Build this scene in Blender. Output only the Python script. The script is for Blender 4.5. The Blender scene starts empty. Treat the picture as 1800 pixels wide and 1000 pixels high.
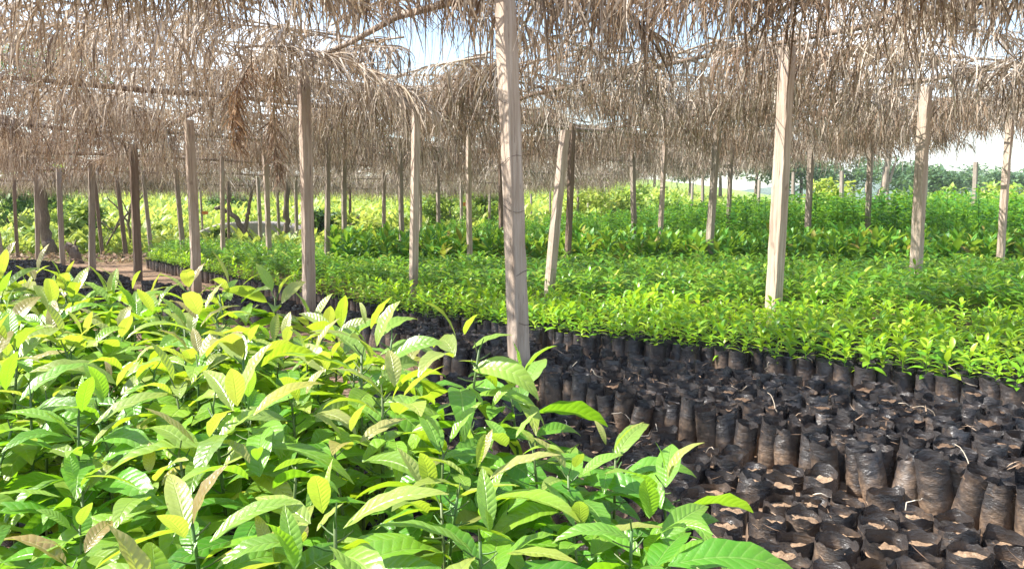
import bpy, math, random
import numpy as np
from math import radians as R, sin, cos, pi
from mathutils import Vector

# ------------------------------------------------------------------ camera, sky, sun
scene = bpy.context.scene
COL = scene.collection
rng = np.random.default_rng(7)
random.seed(7)
H0, FPX, PITCH = 1.2, 1360.0, R(5.25)

cd = bpy.data.cameras.new("camera")
cam = bpy.data.objects.new("camera", cd)
COL.objects.link(cam)
cd.sensor_width = 36.0
cd.lens = 36.0 * FPX / 1800.0
cd.clip_start = 0.05
cd.clip_end = 3000.0
cam.location = (0, 0, H0)
cam.rotation_euler = (pi / 2 - PITCH, 0, 0)
scene.camera = cam

SUN_AZ, SUN_EL = R(88), R(50)          # azimuth counted to the left of the view axis
sun_dir = Vector((-sin(SUN_AZ) * cos(SUN_EL), cos(SUN_AZ) * cos(SUN_EL), sin(SUN_EL)))
sd = bpy.data.lights.new("sun", 'SUN')
sd.energy = 5.0
sd.angle = R(0.55)
sd.color = (1.0, 0.955, 0.88)
sun = bpy.data.objects.new("sun", sd)
COL.objects.link(sun)
sun.rotation_euler = sun_dir.to_track_quat('Z', 'Y').to_euler()

world = bpy.data.worlds.new("World")
scene.world = world
world.use_nodes = True
wn, wl = world.node_tree.nodes, world.node_tree.links
wn.clear()
sky = wn.new('ShaderNodeTexSky')
sky.sky_type = 'NISHITA'
sky.sun_disc = False
sky.sun_elevation = SUN_EL
sky.sun_rotation = -SUN_AZ
sky.air_density = 1.2
sky.dust_density = 0.6
wtc = wn.new('ShaderNodeTexCoord')
wnz = wn.new('ShaderNodeTexNoise')
wnz.inputs['Scale'].default_value = 3.2
wnz.inputs['Detail'].default_value = 7
wl.new(wtc.outputs['Generated'], wnz.inputs['Vector'])
wr = wn.new('ShaderNodeValToRGB')
wr.color_ramp.elements[0].position = 0.52
wr.color_ramp.elements[0].color = (0, 0, 0, 1)
wr.color_ramp.elements[1].position = 0.75
wr.color_ramp.elements[1].color = (0.85, 0.85, 0.85, 1)
wl.new(wnz.outputs['Fac'], wr.inputs['Fac'])
wm = wn.new('ShaderNodeMix')
wm.data_type = 'RGBA'
wl.new(wr.outputs['Color'], wm.inputs['Factor'])
wl.new(sky.outputs['Color'], wm.inputs['A'])
wm.inputs['B'].default_value = (10.0, 10.3, 11.0, 1)
wb = wn.new('ShaderNodeBackground')
wb.inputs['Strength'].default_value = 0.11
wl.new(wm.outputs['Result'], wb.inputs['Color'])
wo = wn.new('ShaderNodeOutputWorld')
wl.new(wb.outputs['Background'], wo.inputs['Surface'])

scene.view_settings.view_transform = 'Standard'
scene.view_settings.look = 'None'
scene.view_settings.gamma = 1.0
scene.view_settings.exposure = 1.58
scene.render.engine = 'CYCLES'
cy = scene.cycles
cy.use_denoising = True
cy.max_bounces = 7
cy.diffuse_bounces = 4
cy.glossy_bounces = 2
cy.transmission_bounces = 4
cy.transparent_max_bounces = 4
cy.sample_clamp_indirect = 6.0

# ------------------------------------------------------------------ helpers
U = np.array((-0.605, 0.796))           # direction of the bed rows, away to the left
W_ = np.array((0.796, 0.605))           # across the rows, away to the right


def proj(p):
    x, y, z = p[0], p[1], p[2] - H0
    d = y * cos(PITCH) - z * sin(PITCH)
    up = y * sin(PITCH) + z * cos(PITCH)
    if d <= 0.05:
        return None
    return 900 + FPX * x / d, 500 - FPX * up / d, d


def at(px, Y, z=0.0):
    """point at world depth Y and height z that stands at picture column px"""
    d = Y * cos(PITCH) - (z - H0) * sin(PITCH)
    return np.array(((px - 900) / FPX * d, Y, z))


def in_frame(p, m=0):
    q = proj(p)
    return q is not None and -m <= q[0] <= 1800 + m and -m <= q[1] <= 1000 + m


def smooth(a, b, x):
    t = min(1.0, max(0.0, (x - a) / (b - a)))
    return t * t * (3 - 2 * t)


def ter(x, y):
    r = x / max(y, 1.0)
    k = 1.0 - 0.75 * smooth(0.1, 0.45, r)
    z = 0.062 * max(0.0, y - 21.0) * k * smooth(20, 30, y)
    z = min(z, 7 + 0.012 * y)
    if y > 20:
        z += 0.12 * sin(x * 0.7 + 1.3) * sin(y * 0.43) * smooth(20, 30, y)
    return z


def mesh_np(name, V, quads=None, tris=None, uv=None, attrs=None, mats=(), midx=None, smooth_=True):
    me = bpy.data.meshes.new(name)
    V = np.asarray(V, dtype=np.float32)
    q = np.zeros((0, 4), np.int32) if quads is None else np.asarray(quads, np.int32)
    t = np.zeros((0, 3), np.int32) if tris is None else np.asarray(tris, np.int32)
    nl = q.size + t.size
    loops = np.concatenate([q.ravel(), t.ravel()]).astype(np.int32)
    starts = np.concatenate([np.arange(len(q)) * 4, q.size + np.arange(len(t)) * 3]).astype(np.int32)
    me.vertices.add(len(V))
    me.vertices.foreach_set('co', V.ravel())
    me.loops.add(nl)
    me.loops.foreach_set('vertex_index', loops)
    me.polygons.add(len(q) + len(t))
    me.polygons.foreach_set('loop_start', starts)
    if midx is not None:
        me.polygons.foreach_set('material_index', np.asarray(midx, np.int32))
    me.polygons.foreach_set('use_smooth', np.full(len(q) + len(t), smooth_, dtype=bool))
    if uv is not None:
        l = me.uv_layers.new(name='UVMap')
        l.data.foreach_set('uv', np.asarray(uv, np.float32)[loops].ravel())
    for k, a in (attrs or {}).items():
        at_ = me.attributes.new(k, 'FLOAT', 'POINT')
        at_.data.foreach_set('value', np.asarray(a, np.float32))
    for m in mats:
        me.materials.append(m)
    me.update(calc_edges=True)
    return me


class G:
    """geometry under construction"""
    def __init__(s):
        s.V, s.Q, s.T, s.uv, s.a, s.n = [], [], [], [], [], 0

    def add(s, V, Q=None, T=None, uv=None, a=None):
        V = np.asarray(V, float)
        s.V.append(V)
        if Q is not None and len(Q):
            s.Q.append(np.asarray(Q, int) + s.n)
        if T is not None and len(T):
            s.T.append(np.asarray(T, int) + s.n)
        s.uv.append(np.zeros((len(V), 2)) if uv is None else uv)
        s.a.append(np.zeros(len(V)) if a is None else np.broadcast_to(a, (len(V),)))
        s.n += len(V)
        return s

    def addG(s, g, fn=None):
        V, Q, T, uv, a = g.get()
        return s.add(V if fn is None else fn(V), Q, T, uv, a)

    def get(s):
        cat = lambda l, w: np.concatenate(l) if l else np.zeros((0, w), int)
        return np.concatenate(s.V), cat(s.Q, 4), cat(s.T, 3), np.concatenate(s.uv), np.concatenate(s.a)

    def mesh(s, name, mat, smooth_=True):
        V, Q, T, uv, a = s.get()
        return mesh_np(name, V, Q, T, uv, {'age': a}, [mat], None, smooth_)


def scatter(gs, items):
    """merge copies of templates gs: items = list of (index, x, y, z, rot, scale, tiltx, tilty)"""
    out = G()
    for k, g in enumerate(gs):
        it = np.array([i[1:] for i in items if i[0] == k], float)
        if not len(it):
            continue
        V, Q, T, uv, a = g.get()
        n, m = len(it), len(V)
        c, s_ = np.cos(it[:, 3]), np.sin(it[:, 3])
        X = V[None, :, 0] * c[:, None] - V[None, :, 1] * s_[:, None]
        Y = V[None, :, 0] * s_[:, None] + V[None, :, 1] * c[:, None]
        Z = np.broadcast_to(V[None, :, 2], X.shape)
        X = X + Z * it[:, 5][:, None]
        Y = Y + Z * it[:, 6][:, None]
        sc = it[:, 4][:, None]
        P = np.stack([X * sc + it[:, 0][:, None], Y * sc + it[:, 1][:, None], Z * sc + it[:, 2][:, None]], -1).reshape(-1, 3)
        off = (np.arange(n) * m)[:, None, None]
        out.add(P, (Q[None] + off).reshape(-1, 4), (T[None] + off).reshape(-1, 3), np.tile(uv, (n, 1)), np.tile(a, n))
    return out


def link(name, me, parent=None):
    o = bpy.data.objects.new(name, me)
    COL.objects.link(o)
    if parent is not None:
        o.parent = parent
    return o


def tag(o, label=None, cat=None, group=None, kind=None):
    if label: o['label'] = label
    if cat: o['category'] = cat
    if group: o['group'] = group
    if kind: o['kind'] = kind
    return o


def empty(name, loc, label, cat, group=None, rz=0.0):
    o = bpy.data.objects.new(name, None)
    COL.objects.link(o)
    o.location = loc
    o.rotation_euler = (0, 0, rz)
    o.empty_display_size = 0.1
    return tag(o, label, cat, group)


ORD = 'first second third fourth fifth sixth seventh eighth ninth tenth eleventh twelfth thirteenth fourteenth fifteenth sixteenth seventeenth eighteenth nineteenth twentieth'.split()


def ordw(n):
    if n <= 20:
        return ORD[n - 1]
    suf = 'th' if 10 <= n % 100 <= 20 else {1: 'st', 2: 'nd', 3: 'rd'}.get(n % 10, 'th')
    return f'{n}{suf}'


def inside(poly, x, y):
    c = False
    n = len(poly)
    for i in range(n):
        x1, y1 = poly[i]
        x2, y2 = poly[(i + 1) % n]
        if (y1 > y) != (y2 > y) and x < (x2 - x1) * (y - y1) / (y2 - y1) + x1:
            c = not c
    return c


# ------------------------------------------------------------------ node materials
class N:
    def __init__(s, name):
        s.m = bpy.data.materials.new(name)
        s.m.use_nodes = True
        s.t = s.m.node_tree
        s.t.nodes.clear()
        s.out = s.t.nodes.new('ShaderNodeOutputMaterial')

    def n(s, typ, props=None, **ins):
        nd = s.t.nodes.new('ShaderNode' + typ)
        for k, v in (props or {}).items():
            setattr(nd, k, v)
        for k, v in ins.items():
            s.set(nd.inputs[k.replace('_', ' ')], v)
        return nd

    def set(s, sock, v):
        if isinstance(v, bpy.types.NodeSocket):
            s.t.links.new(v, sock)
        elif isinstance(v, (tuple, list)) and sock.type == 'RGBA' and len(v) == 3:
            sock.default_value = (*v, 1)
        else:
            sock.default_value = v

    def math(s, op, a, b=None, clamp=False):
        nd = s.t.nodes.new('ShaderNodeMath')
        nd.operation = op
        nd.use_clamp = clamp
        s.set(nd.inputs[0], a)
        if b is not None:
            s.set(nd.inputs[1], b)
        return nd.outputs[0]

    def mix(s, f, a, b, blend='MIX'):
        nd = s.t.nodes.new('ShaderNodeMix')
        nd.data_type = 'RGBA'
        nd.blend_type = blend
        s.set(nd.inputs['Factor'], f)
        for k, v in (('A', a), ('B', b)):
            s.set([i for i in nd.inputs if i.name == k and i.type == 'RGBA'][0], v)
        return [o for o in nd.outputs if o.type == 'RGBA'][0]

    def ramp(s, f, stops, interp='LINEAR'):
        nd = s.t.nodes.new('ShaderNodeValToRGB')
        cr = nd.color_ramp
        cr.interpolation = interp
        while len(cr.elements) < len(stops):
            cr.elements.new(0.5)
        for e, (p, c) in zip(cr.elements, stops):
            e.position = p
            e.color = (*c, 1)
        s.set(nd.inputs['Fac'], f)
        return nd.outputs['Color']

    def noise(s, vec, scale, detail=4, rough=0.55, w=None):
        nd = s.t.nodes.new('ShaderNodeTexNoise')
        if w is not None:
            nd.noise_dimensions = '4D'
            s.set(nd.inputs['W'], w)
        s.set(nd.inputs['Vector'], vec)
        nd.inputs['Scale'].default_value = scale
        nd.inputs['Detail'].default_value = detail
        nd.inputs['Roughness'].default_value = rough
        return nd.outputs['Fac']

    def bump(s, h, strength=0.3, dist=0.01):
        return s.n('Bump', None, Height=h, Strength=strength, Distance=dist).outputs[0]

    def rand(s):
        """0..1, differs by leaf and by object"""
        g = s.n('NewGeometry').outputs['Random Per Island']
        o = s.n('ObjectInfo').outputs['Random']
        return s.math('FRACT', s.math('ADD', g, s.math('MULTIPLY', o, 7.31)))

    def obj(s):
        return s.n('TexCoord').outputs['Object']

    def gen(s, scale=(1, 1, 1)):
        return s.n('Mapping', None, Vector=s.obj(), Scale=scale).outputs[0]

    def done(s, sh):
        s.t.links.new(sh, s.out.inputs['Surface'])
        return s.m


def leaf_mat(name, stops, young=None, transl=(0.45, 0.62, 0.06), tmix=0.38, rough=0.4, veins=0.0, spec=0.5, vein_n=11, sheen=0.0):
    n = N(name)
    r = n.rand()
    col = n.ramp(r, stops)
    age = n.n('Attribute', {'attribute_name': 'age'}).outputs['Fac']
    if young:
        yc = n.ramp(n.math('FRACT', n.math('MULTIPLY', r, 3.7)), young)
        col = n.mix(age, col, yc)
    nrm = None
    tcol = n.mix(0.6, col, transl)
    if veins:
        uv = n.n('TexCoord').outputs['UV']
        sx = n.n('SeparateXYZ', None, Vector=uv)
        t, s_ = sx.outputs[0], sx.outputs[1]
        a = n.math('ABSOLUTE', n.math('SUBTRACT', s_, 0.5))
        ph = n.math('SUBTRACT', n.math('MULTIPLY', t, vein_n), n.math('MULTIPLY', a, 2.6))
        tri = n.math('ABSOLUTE', n.math('SUBTRACT', n.math('FRACT', ph), 0.5))       # 0.5 at vein, 0 between
        vein = n.math('POWER', n.math('MULTIPLY', tri, 2.0), 7.0)
        mid = n.math('SUBTRACT', 1.0, n.math('MULTIPLY', a, 24.0), clamp=True)
        vm = n.math('MAXIMUM', n.math('MULTIPLY', vein, 0.6), mid)
        o_ = n.n('TexCoord').outputs['Object']
        blot = n.noise(o_, 24, 4, 0.6)
        col = n.mix(n.math('MULTIPLY', blot, 0.45), col, n.mix(0.55, col, (0.22, 0.34, 0.03)))
        tipf = n.math('MULTIPLY', n.math('POWER', t, 5.0), n.math('MULTIPLY', r, 0.6))
        col = n.mix(tipf, col, (0.34, 0.27, 0.06))
        spot = n.math('GREATER_THAN', n.noise(o_, 95, 2, 0.5), n.math('SUBTRACT', 0.80, n.math('MULTIPLY', n.math('POWER', r, 3.0), 0.10)))
        col = n.mix(n.math('MULTIPLY', spot, 0.8), col, (0.13, 0.075, 0.03))
        col = n.mix(n.math('MULTIPLY', vm, veins), col, n.mix(0.5, col, (0.50, 0.58, 0.22)))
        puff = n.math('SINE', n.math('MULTIPLY', n.math('FRACT', ph), pi))           # swelling between veins
        edge = n.math('SUBTRACT', 1.0, n.math('MULTIPLY', a, 1.2), clamp=True)
        h = n.math('SUBTRACT', n.math('MULTIPLY', n.math('MULTIPLY', puff, edge), 0.5), n.math('MULTIPLY', mid, 0.8))
        fine = n.noise(o_, 120, 4, 0.6)
        nrm = n.bump(n.math('ADD', h, n.math('MULTIPLY', fine, 0.5)), 0.45, 0.005)
    p = n.n('BsdfPrincipled', None, Base_Color=col, Roughness=rough)
    p.inputs['Specular IOR Level'].default_value = spec
    if sheen:
        p.inputs['Sheen Weight'].default_value = sheen
        p.inputs['Sheen Roughness'].default_value = 0.35
        p.inputs['Sheen Tint'].default_value = (0.95, 1, 0.9, 1)
    tr = n.n('BsdfTranslucent', None, Color=tcol)
    if nrm is not None:
        n.set(p.inputs['Normal'], nrm)
        n.set(tr.inputs['Normal'], nrm)
    ms = n.n('MixShader', None, Fac=tmix)
    n.t.links.new(p.outputs[0], ms.inputs[1])
    n.t.links.new(tr.outputs[0], ms.inputs[2])
    return n.done(ms.outputs[0])


M = {}
M['avocado_leaf'] = leaf_mat('avocado_leaf', [(0, (0.04, 0.16, 0.012)), (0.35, (0.085, 0.25, 0.018)), (0.75, (0.15, 0.34, 0.025)), (0.94, (0.27, 0.41, 0.04)), (1, (0.44, 0.41, 0.04))],
                             young=[(0, (0.22, 0.36, 0.04)), (0.3, (0.32, 0.35, 0.09)), (0.5, (0.33, 0.25, 0.12)), (0.65, (0.27, 0.14, 0.08)), (0.8, (0.32, 0.27, 0.11)), (1, (0.30, 0.39, 0.08))],
                             transl=(0.60, 0.80, 0.02), tmix=0.38, rough=0.33, veins=0.6, spec=0.65)
M['avocado_leaf_green'] = leaf_mat('avocado_leaf_green', [(0, (0.03, 0.15, 0.012)), (0.5, (0.06, 0.24, 0.018)), (0.9, (0.12, 0.31, 0.02)), (1, (0.33, 0.36, 0.03))],
                                   young=[(0, (0.16, 0.34, 0.04)), (0.6, (0.24, 0.36, 0.07)), (0.8, (0.30, 0.17, 0.08)), (1, (0.28, 0.33, 0.09))],
                                   transl=(0.42, 0.78, 0.01), tmix=0.38, rough=0.34, veins=0.5, spec=0.55)
M['avocado_stem'] = leaf_mat('avocado_stem', [(0, (0.05, 0.13, 0.02)), (1, (0.10, 0.13, 0.04))], tmix=0.02, rough=0.5)
M['lime_leaf'] = leaf_mat('lime_leaf', [(0, (0.08, 0.24, 0.015)), (0.4, (0.17, 0.37, 0.02)), (0.8, (0.29, 0.48, 0.03)), (1, (0.42, 0.52, 0.05))],
                          transl=(0.52, 0.74, 0.03), tmix=0.42, rough=0.36, spec=0.55)
M['citrus_leaf'] = leaf_mat('citrus_leaf', [(0, (0.05, 0.19, 0.012)), (0.5, (0.13, 0.31, 0.025)), (0.85, (0.25, 0.41, 0.04)), (1, (0.40, 0.42, 0.06))],
                            transl=(0.35, 0.58, 0.05), tmix=0.34, rough=0.34, spec=0.55)
M['broad_leaf'] = leaf_mat('broad_leaf', [(0, (0.045, 0.19, 0.02)), (0.5, (0.11, 0.31, 0.03)), (0.90, (0.17, 0.36, 0.05)), (0.97, (0.32, 0.24, 0.05)), (1, (0.40, 0.40, 0.06))],
                           transl=(0.4, 0.55, 0.04), tmix=0.36, rough=0.45, spec=0.4)
M['bushy_leaf'] = leaf_mat('bushy_leaf', [(0, (0.03, 0.15, 0.012)), (0.5, (0.08, 0.27, 0.02)), (1, (0.22, 0.40, 0.03))],
                           transl=(0.35, 0.6, 0.04), tmix=0.36, rough=0.42)
M['weed_leaf'] = leaf_mat('weed_leaf', [(0, (0.12, 0.24, 0.03)), (0.5, (0.28, 0.40, 0.06)), (1, (0.46, 0.50, 0.12))],
                          transl=(0.62, 0.66, 0.10), tmix=0.4, rough=0.5)
M['shrub_leaf'] = leaf_mat('shrub_leaf', [(0, (0.035, 0.11, 0.02)), (0.6, (0.08, 0.19, 0.03)), (1, (0.17, 0.28, 0.05))],
                           transl=(0.3, 0.45, 0.05), tmix=0.3, rough=0.5)
M['pale_shrub_leaf'] = leaf_mat('pale_shrub_leaf', [(0, (0.12, 0.27, 0.04)), (1, (0.32, 0.42, 0.08))], transl=(0.5, 0.62, 0.08), tmix=0.4, rough=0.5)
M['forest_leaf'] = leaf_mat('forest_leaf', [(0, (0.05, 0.11, 0.05)), (0.6, (0.09, 0.17, 0.07)), (1, (0.16, 0.24, 0.10))], transl=(0.2, 0.32, 0.1), tmix=0.25, rough=0.6)


def thatch_mat(name, stops, tmix=0.22):
    n = N(name)
    r = n.rand()
    col = n.ramp(r, stops)
    nz = n.noise(n.obj(), 9, 3)
    col = n.mix(n.math('MULTIPLY', nz, 0.5), col, n.mix(0.55, col, (0.10, 0.06, 0.035)))
    p = n.n('BsdfPrincipled', None, Base_Color=col, Roughness=0.62)
    p.inputs['Specular IOR Level'].default_value = 0.25
    tr = n.n('BsdfTranslucent', None, Color=n.mix(0.4, col, (0.5, 0.32, 0.16)))
    ms = n.n('MixShader', None, Fac=tmix)
    n.t.links.new(p.outputs[0], ms.inputs[1])
    n.t.links.new(tr.outputs[0], ms.inputs[2])
    return n.done(ms.outputs[0])


M['dry_leaflet'] = thatch_mat('dry_leaflet', [(0, (0.07, 0.05, 0.036)), (0.3, (0.22, 0.165, 0.122)), (0.65, (0.42, 0.345, 0.27)), (1, (0.66, 0.59, 0.50))])
M['brown_leaflet'] = thatch_mat('brown_leaflet', [(0, (0.13, 0.08, 0.05)), (0.5, (0.28, 0.185, 0.12)), (1, (0.46, 0.35, 0.25))])
M['pale_leaflet'] = thatch_mat('pale_leaflet', [(0, (0.24, 0.18, 0.125)), (0.5, (0.50, 0.41, 0.31)), (1, (0.70, 0.63, 0.54))])
M['rust_leaflet'] = thatch_mat('rust_leaflet', [(0, (0.15, 0.08, 0.04)), (0.5, (0.33, 0.19, 0.10)), (1, (0.50, 0.35, 0.22))])
M['rachis'] = thatch_mat('rachis', [(0, (0.26, 0.19, 0.13)), (1, (0.50, 0.42, 0.33))], 0.0)


def wood_mat(name, a, b, c):
    n = N(name)
    zz = n.n('SeparateXYZ', None, Vector=n.obj()).outputs[2]
    rnd = n.n('ObjectInfo').outputs['Random']
    w = n.math('MULTIPLY', rnd, 40.0)
    g1 = n.noise(n.gen((38, 38, 1.6)), 1.0, 6, 0.6, w)
    g2 = n.noise(n.gen((90, 90, 2.2)), 1.0, 3, 0.6, w)
    big = n.noise(n.gen((3, 3, 1.4)), 1.0, 3, 0.5, w)
    col = n.ramp(g1, [(0.28, a), (0.5, b), (0.72, c)])
    col = n.mix(n.math('MULTIPLY', n.math('SUBTRACT', big, 0.45), 2.2, clamp=True), col, n.mix(0.55, col, (0.17, 0.12, 0.085)))
    kn = n.noise(n.gen((14, 14, 5)), 1.0, 2, 0.5, w)
    col = n.mix(n.math('MULTIPLY', n.math('SUBTRACT', kn, 0.66), 9.0, clamp=True), col, (0.13, 0.08, 0.055))
    mud = n.math('ADD', n.math('SUBTRACT', 0.55, n.math('MULTIPLY', zz, 1.6)), n.math('MULTIPLY', n.math('SUBTRACT', big, 0.5), 1.6), clamp=True)
    col = n.mix(n.math('MULTIPLY', mud, 0.6), col, (0.20, 0.125, 0.08))
    crack = n.math('GREATER_THAN', g2, 0.64)
    col = n.mix(n.math('MULTIPLY', crack, 0.65), col, (0.10, 0.065, 0.045))
    col = n.mix(n.math('MULTIPLY', rnd, 0.45), col, n.mix(0.5, col, (0.20, 0.15, 0.12)))
    p = n.n('BsdfPrincipled', None, Base_Color=col, Roughness=0.78, Normal=n.bump(n.math('ADD', g1, n.math('MULTIPLY', g2, 0.8)), 0.9, 0.010))
    p.inputs['Specular IOR Level'].default_value = 0.25
    return n.done(p.outputs[0])


M['wood_pale'] = wood_mat('wood_pale', (0.29, 0.215, 0.16), (0.47, 0.375, 0.295), (0.60, 0.51, 0.42))
M['wood_grey'] = wood_mat('wood_grey', (0.19, 0.15, 0.115), (0.31, 0.26, 0.21), (0.42, 0.37, 0.31))
M['wood_dark'] = wood_mat('wood_dark', (0.10, 0.07, 0.05), (0.18, 0.125, 0.09), (0.26, 0.19, 0.14))
M['bark'] = wood_mat('bark', (0.09, 0.065, 0.05), (0.17, 0.13, 0.10), (0.28, 0.23, 0.18))
M['bark_pale'] = wood_mat('bark_pale', (0.26, 0.19, 0.14), (0.40, 0.31, 0.24), (0.50, 0.41, 0.33))


def film_mat():
    n = N('black_film')
    rnd = n.math('MULTIPLY', n.n('ObjectInfo').outputs['Random'], 60.0)
    o = n.obj()
    z = n.n('SeparateXYZ', None, Vector=o).outputs[2]
    n1 = n.noise(o, 11, 5, 0.62, rnd)
    n2 = n.noise(o, 60, 4, 0.6, rnd)
    low = n.math('SUBTRACT', 0.78, n.math('MULTIPLY', z, 3.1))
    d = n.math('MULTIPLY', n.math('ADD', n.math('SUBTRACT', n1, 0.62), n.math('MULTIPLY', low, 0.52)), 3.4, clamp=True)
    d = n.math('MULTIPLY', d, n.math('ADD', 0.35, n.math('MULTIPLY', n2, 1.1)), clamp=True)
    dust = n.math('MULTIPLY', n.noise(o, 30, 5, 0.7, rnd), 0.26)
    col = n.mix(dust, (0.011, 0.011, 0.014), (0.20, 0.17, 0.15))
    col = n.mix(n.math('MULTIPLY', d, 0.75), col, n.ramp(n2, [(0.3, (0.10, 0.058, 0.032)), (0.75, (0.30, 0.19, 0.11))]))
    rough = n.math('ADD', 0.27, n.math('MULTIPLY', d, 0.5), clamp=True)
    wr = n.noise(n.gen((1, 1, 2.2)), 26, 5, 0.65, rnd)
    p = n.n('BsdfPrincipled', None, Base_Color=col, Roughness=rough, Normal=n.bump(wr, 0.8, 0.010))
    p.inputs['Specular IOR Level'].default_value = 0.6
    return n.done(p.outputs[0])


def soil_mat(name, a, b, c, scale=40):
    n = N(name)
    rnd = n.math('MULTIPLY', n.n('ObjectInfo').outputs['Random'], 50.0)
    o = n.obj()
    n1 = n.noise(o, scale, 6, 0.7, rnd)
    n2 = n.noise(o, scale * 5, 3, 0.6, rnd)
    n3 = n.noise(o, scale * 0.06, 3, 0.6, rnd)
    col = n.ramp(n.math('ADD', n.math('MULTIPLY', n1, 0.7), n.math('MULTIPLY', n3, 0.3)), [(0.32, a), (0.5, b), (0.7, c)])
    col = n.mix(n.math('GREATER_THAN', n2, 0.68), col, n.mix(0.5, col, (0.45, 0.36, 0.26)))
    p = n.n('BsdfPrincipled', None, Base_Color=col, Roughness=0.95, Normal=n.bump(n.math('ADD', n1, n.math('MULTIPLY', n2, 0.5)), 0.9, 0.015))
    p.inputs['Specular IOR Level'].default_value = 0.15
    return n.done(p.outputs[0])


M['film'] = film_mat()
M['soil'] = soil_mat('potting_soil', (0.13, 0.08, 0.05), (0.29, 0.195, 0.125), (0.47, 0.35, 0.24))  # brighter soil for the half buried bags, sunlight on them put into the colour
M['soil_dark'] = soil_mat('dark_potting_soil', (0.06, 0.037, 0.024), (0.14, 0.09, 0.058), (0.26, 0.18, 0.12))
M['straw'] = thatch_mat('straw', [(0, (0.42, 0.34, 0.25)), (1, (0.68, 0.60, 0.48))], 0.05)
M['concrete'] = soil_mat('weathered_concrete', (0.22, 0.20, 0.18), (0.33, 0.305, 0.275), (0.42, 0.39, 0.35), 6)
nn = N('wire')
M['wire'] = nn.done(nn.n('BsdfPrincipled', None, Base_Color=(0.10, 0.07, 0.06), Roughness=0.5, Metallic=0.6).outputs[0])
nn = N('orange_plastic')
M['orange'] = nn.done(nn.n('BsdfPrincipled', None, Base_Color=nn.mix(nn.noise(nn.obj(), 20), (0.55, 0.16, 0.03), (0.62, 0.24, 0.06)), Roughness=0.45).outputs[0])


def ground_mat():
    n = N('ground')
    o = n.obj()
    sp = n.n('SeparateXYZ', None, Vector=o)
    n1 = n.noise(o, 14, 6, 0.7)
    n2 = n.noise(o, 0.7, 4, 0.6)
    n3 = n.noise(o, 90, 3, 0.6)
    soil = n.ramp(n1, [(0.3, (0.10, 0.06, 0.037)), (0.5, (0.21, 0.135, 0.085)), (0.7, (0.34, 0.24, 0.16))])
    soil = n.mix(n.math('GREATER_THAN', n3, 0.66), soil, (0.40, 0.31, 0.22))
    grass = n.ramp(n.noise(o, 2.2, 6, 0.7), [(0.3, (0.07, 0.13, 0.025)), (0.5, (0.20, 0.28, 0.05)), (0.72, (0.36, 0.40, 0.11))])
    f = n.math('ADD', n.math('MULTIPLY', n.math('SUBTRACT', sp.outputs[1], 18.5), 0.5), n.math('MULTIPLY', n.math('SUBTRACT', n2, 0.5), 2.0), clamp=True)
    col = n.mix(f, soil, grass)
    p = n.n('BsdfPrincipled', None, Base_Color=col, Roughness=0.95, Normal=n.bump(n.math('ADD', n1, n.math('MULTIPLY', n3, 0.4)), 0.8, 0.02))
    p.inputs['Specular IOR Level'].default_value = 0.15
    return n.done(p.outputs[0])


M['ground'] = ground_mat()

# ------------------------------------------------------------------ ground and hills
gx = np.sinh(np.linspace(-5.2, 5.2, 121)) * 6.5
gy = np.concatenate([np.linspace(-30, 18, 60), 18 + np.sinh(np.linspace(0.03, 5.0, 90)) * 8.5])
GX, GY = np.meshgrid(gx, gy)
GZ = np.vectorize(ter)(GX, GY) + np.where(GY < 20, 0.006 * np.sin(GX * 9) * np.sin(GY * 7), 0)
nx, ny = len(gx), len(gy)
idx = np.arange(nx * ny).reshape(ny, nx)
q = np.stack([idx[:-1, :-1], idx[:-1, 1:], idx[1:, 1:], idx[1:, :-1]], -1).reshape(-1, 4)
tag(link('ground', mesh_np('ground', np.stack([GX, GY, GZ], -1).reshape(-1, 3), q, mats=[M['ground']])), kind='structure')


def hill(name, cx, cy, w, d, h, mat):
    a = np.linspace(-1, 1, 41)
    A, B = np.meshgrid(a, np.linspace(-1, 1, 17))
    Z = h * np.clip(1 - A ** 2, 0, 1) ** 0.8 * np.clip(1 - B ** 2, 0, 1) * (0.8 + 0.14 * np.sin(A * 7 + cx) + 0.08 * np.sin(A * 23 + B * 5)) - 1.0
    i = np.arange(41 * 17).reshape(17, 41)
    qq = np.stack([i[:-1, :-1], i[:-1, 1:], i[1:, 1:], i[1:, :-1]], -1).reshape(-1, 4)
    tag(link(name, mesh_np(name, np.stack([cx + A * w, cy + B * d, Z], -1).reshape(-1, 3), qq, mats=[mat])), kind='structure')


nn = N('wooded_slope')
hc = nn.ramp(nn.noise(nn.obj(), 0.12, 6, 0.7), [(0.3, (0.05, 0.085, 0.055)), (0.6, (0.09, 0.14, 0.085)), (0.8, (0.14, 0.19, 0.12))])
M['hill'] = nn.done(nn.n('BsdfPrincipled', None, Base_Color=hc, Roughness=1.0, Normal=nn.bump(nn.noise(nn.obj(), 0.2, 6, 0.7), 1.0, 3.0)).outputs[0])
hill('hills', 260, 420, 260, 60, 26, M['hill'])
hill('hills', 60, 380, 130, 50, 18, M['hill'])


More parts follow.
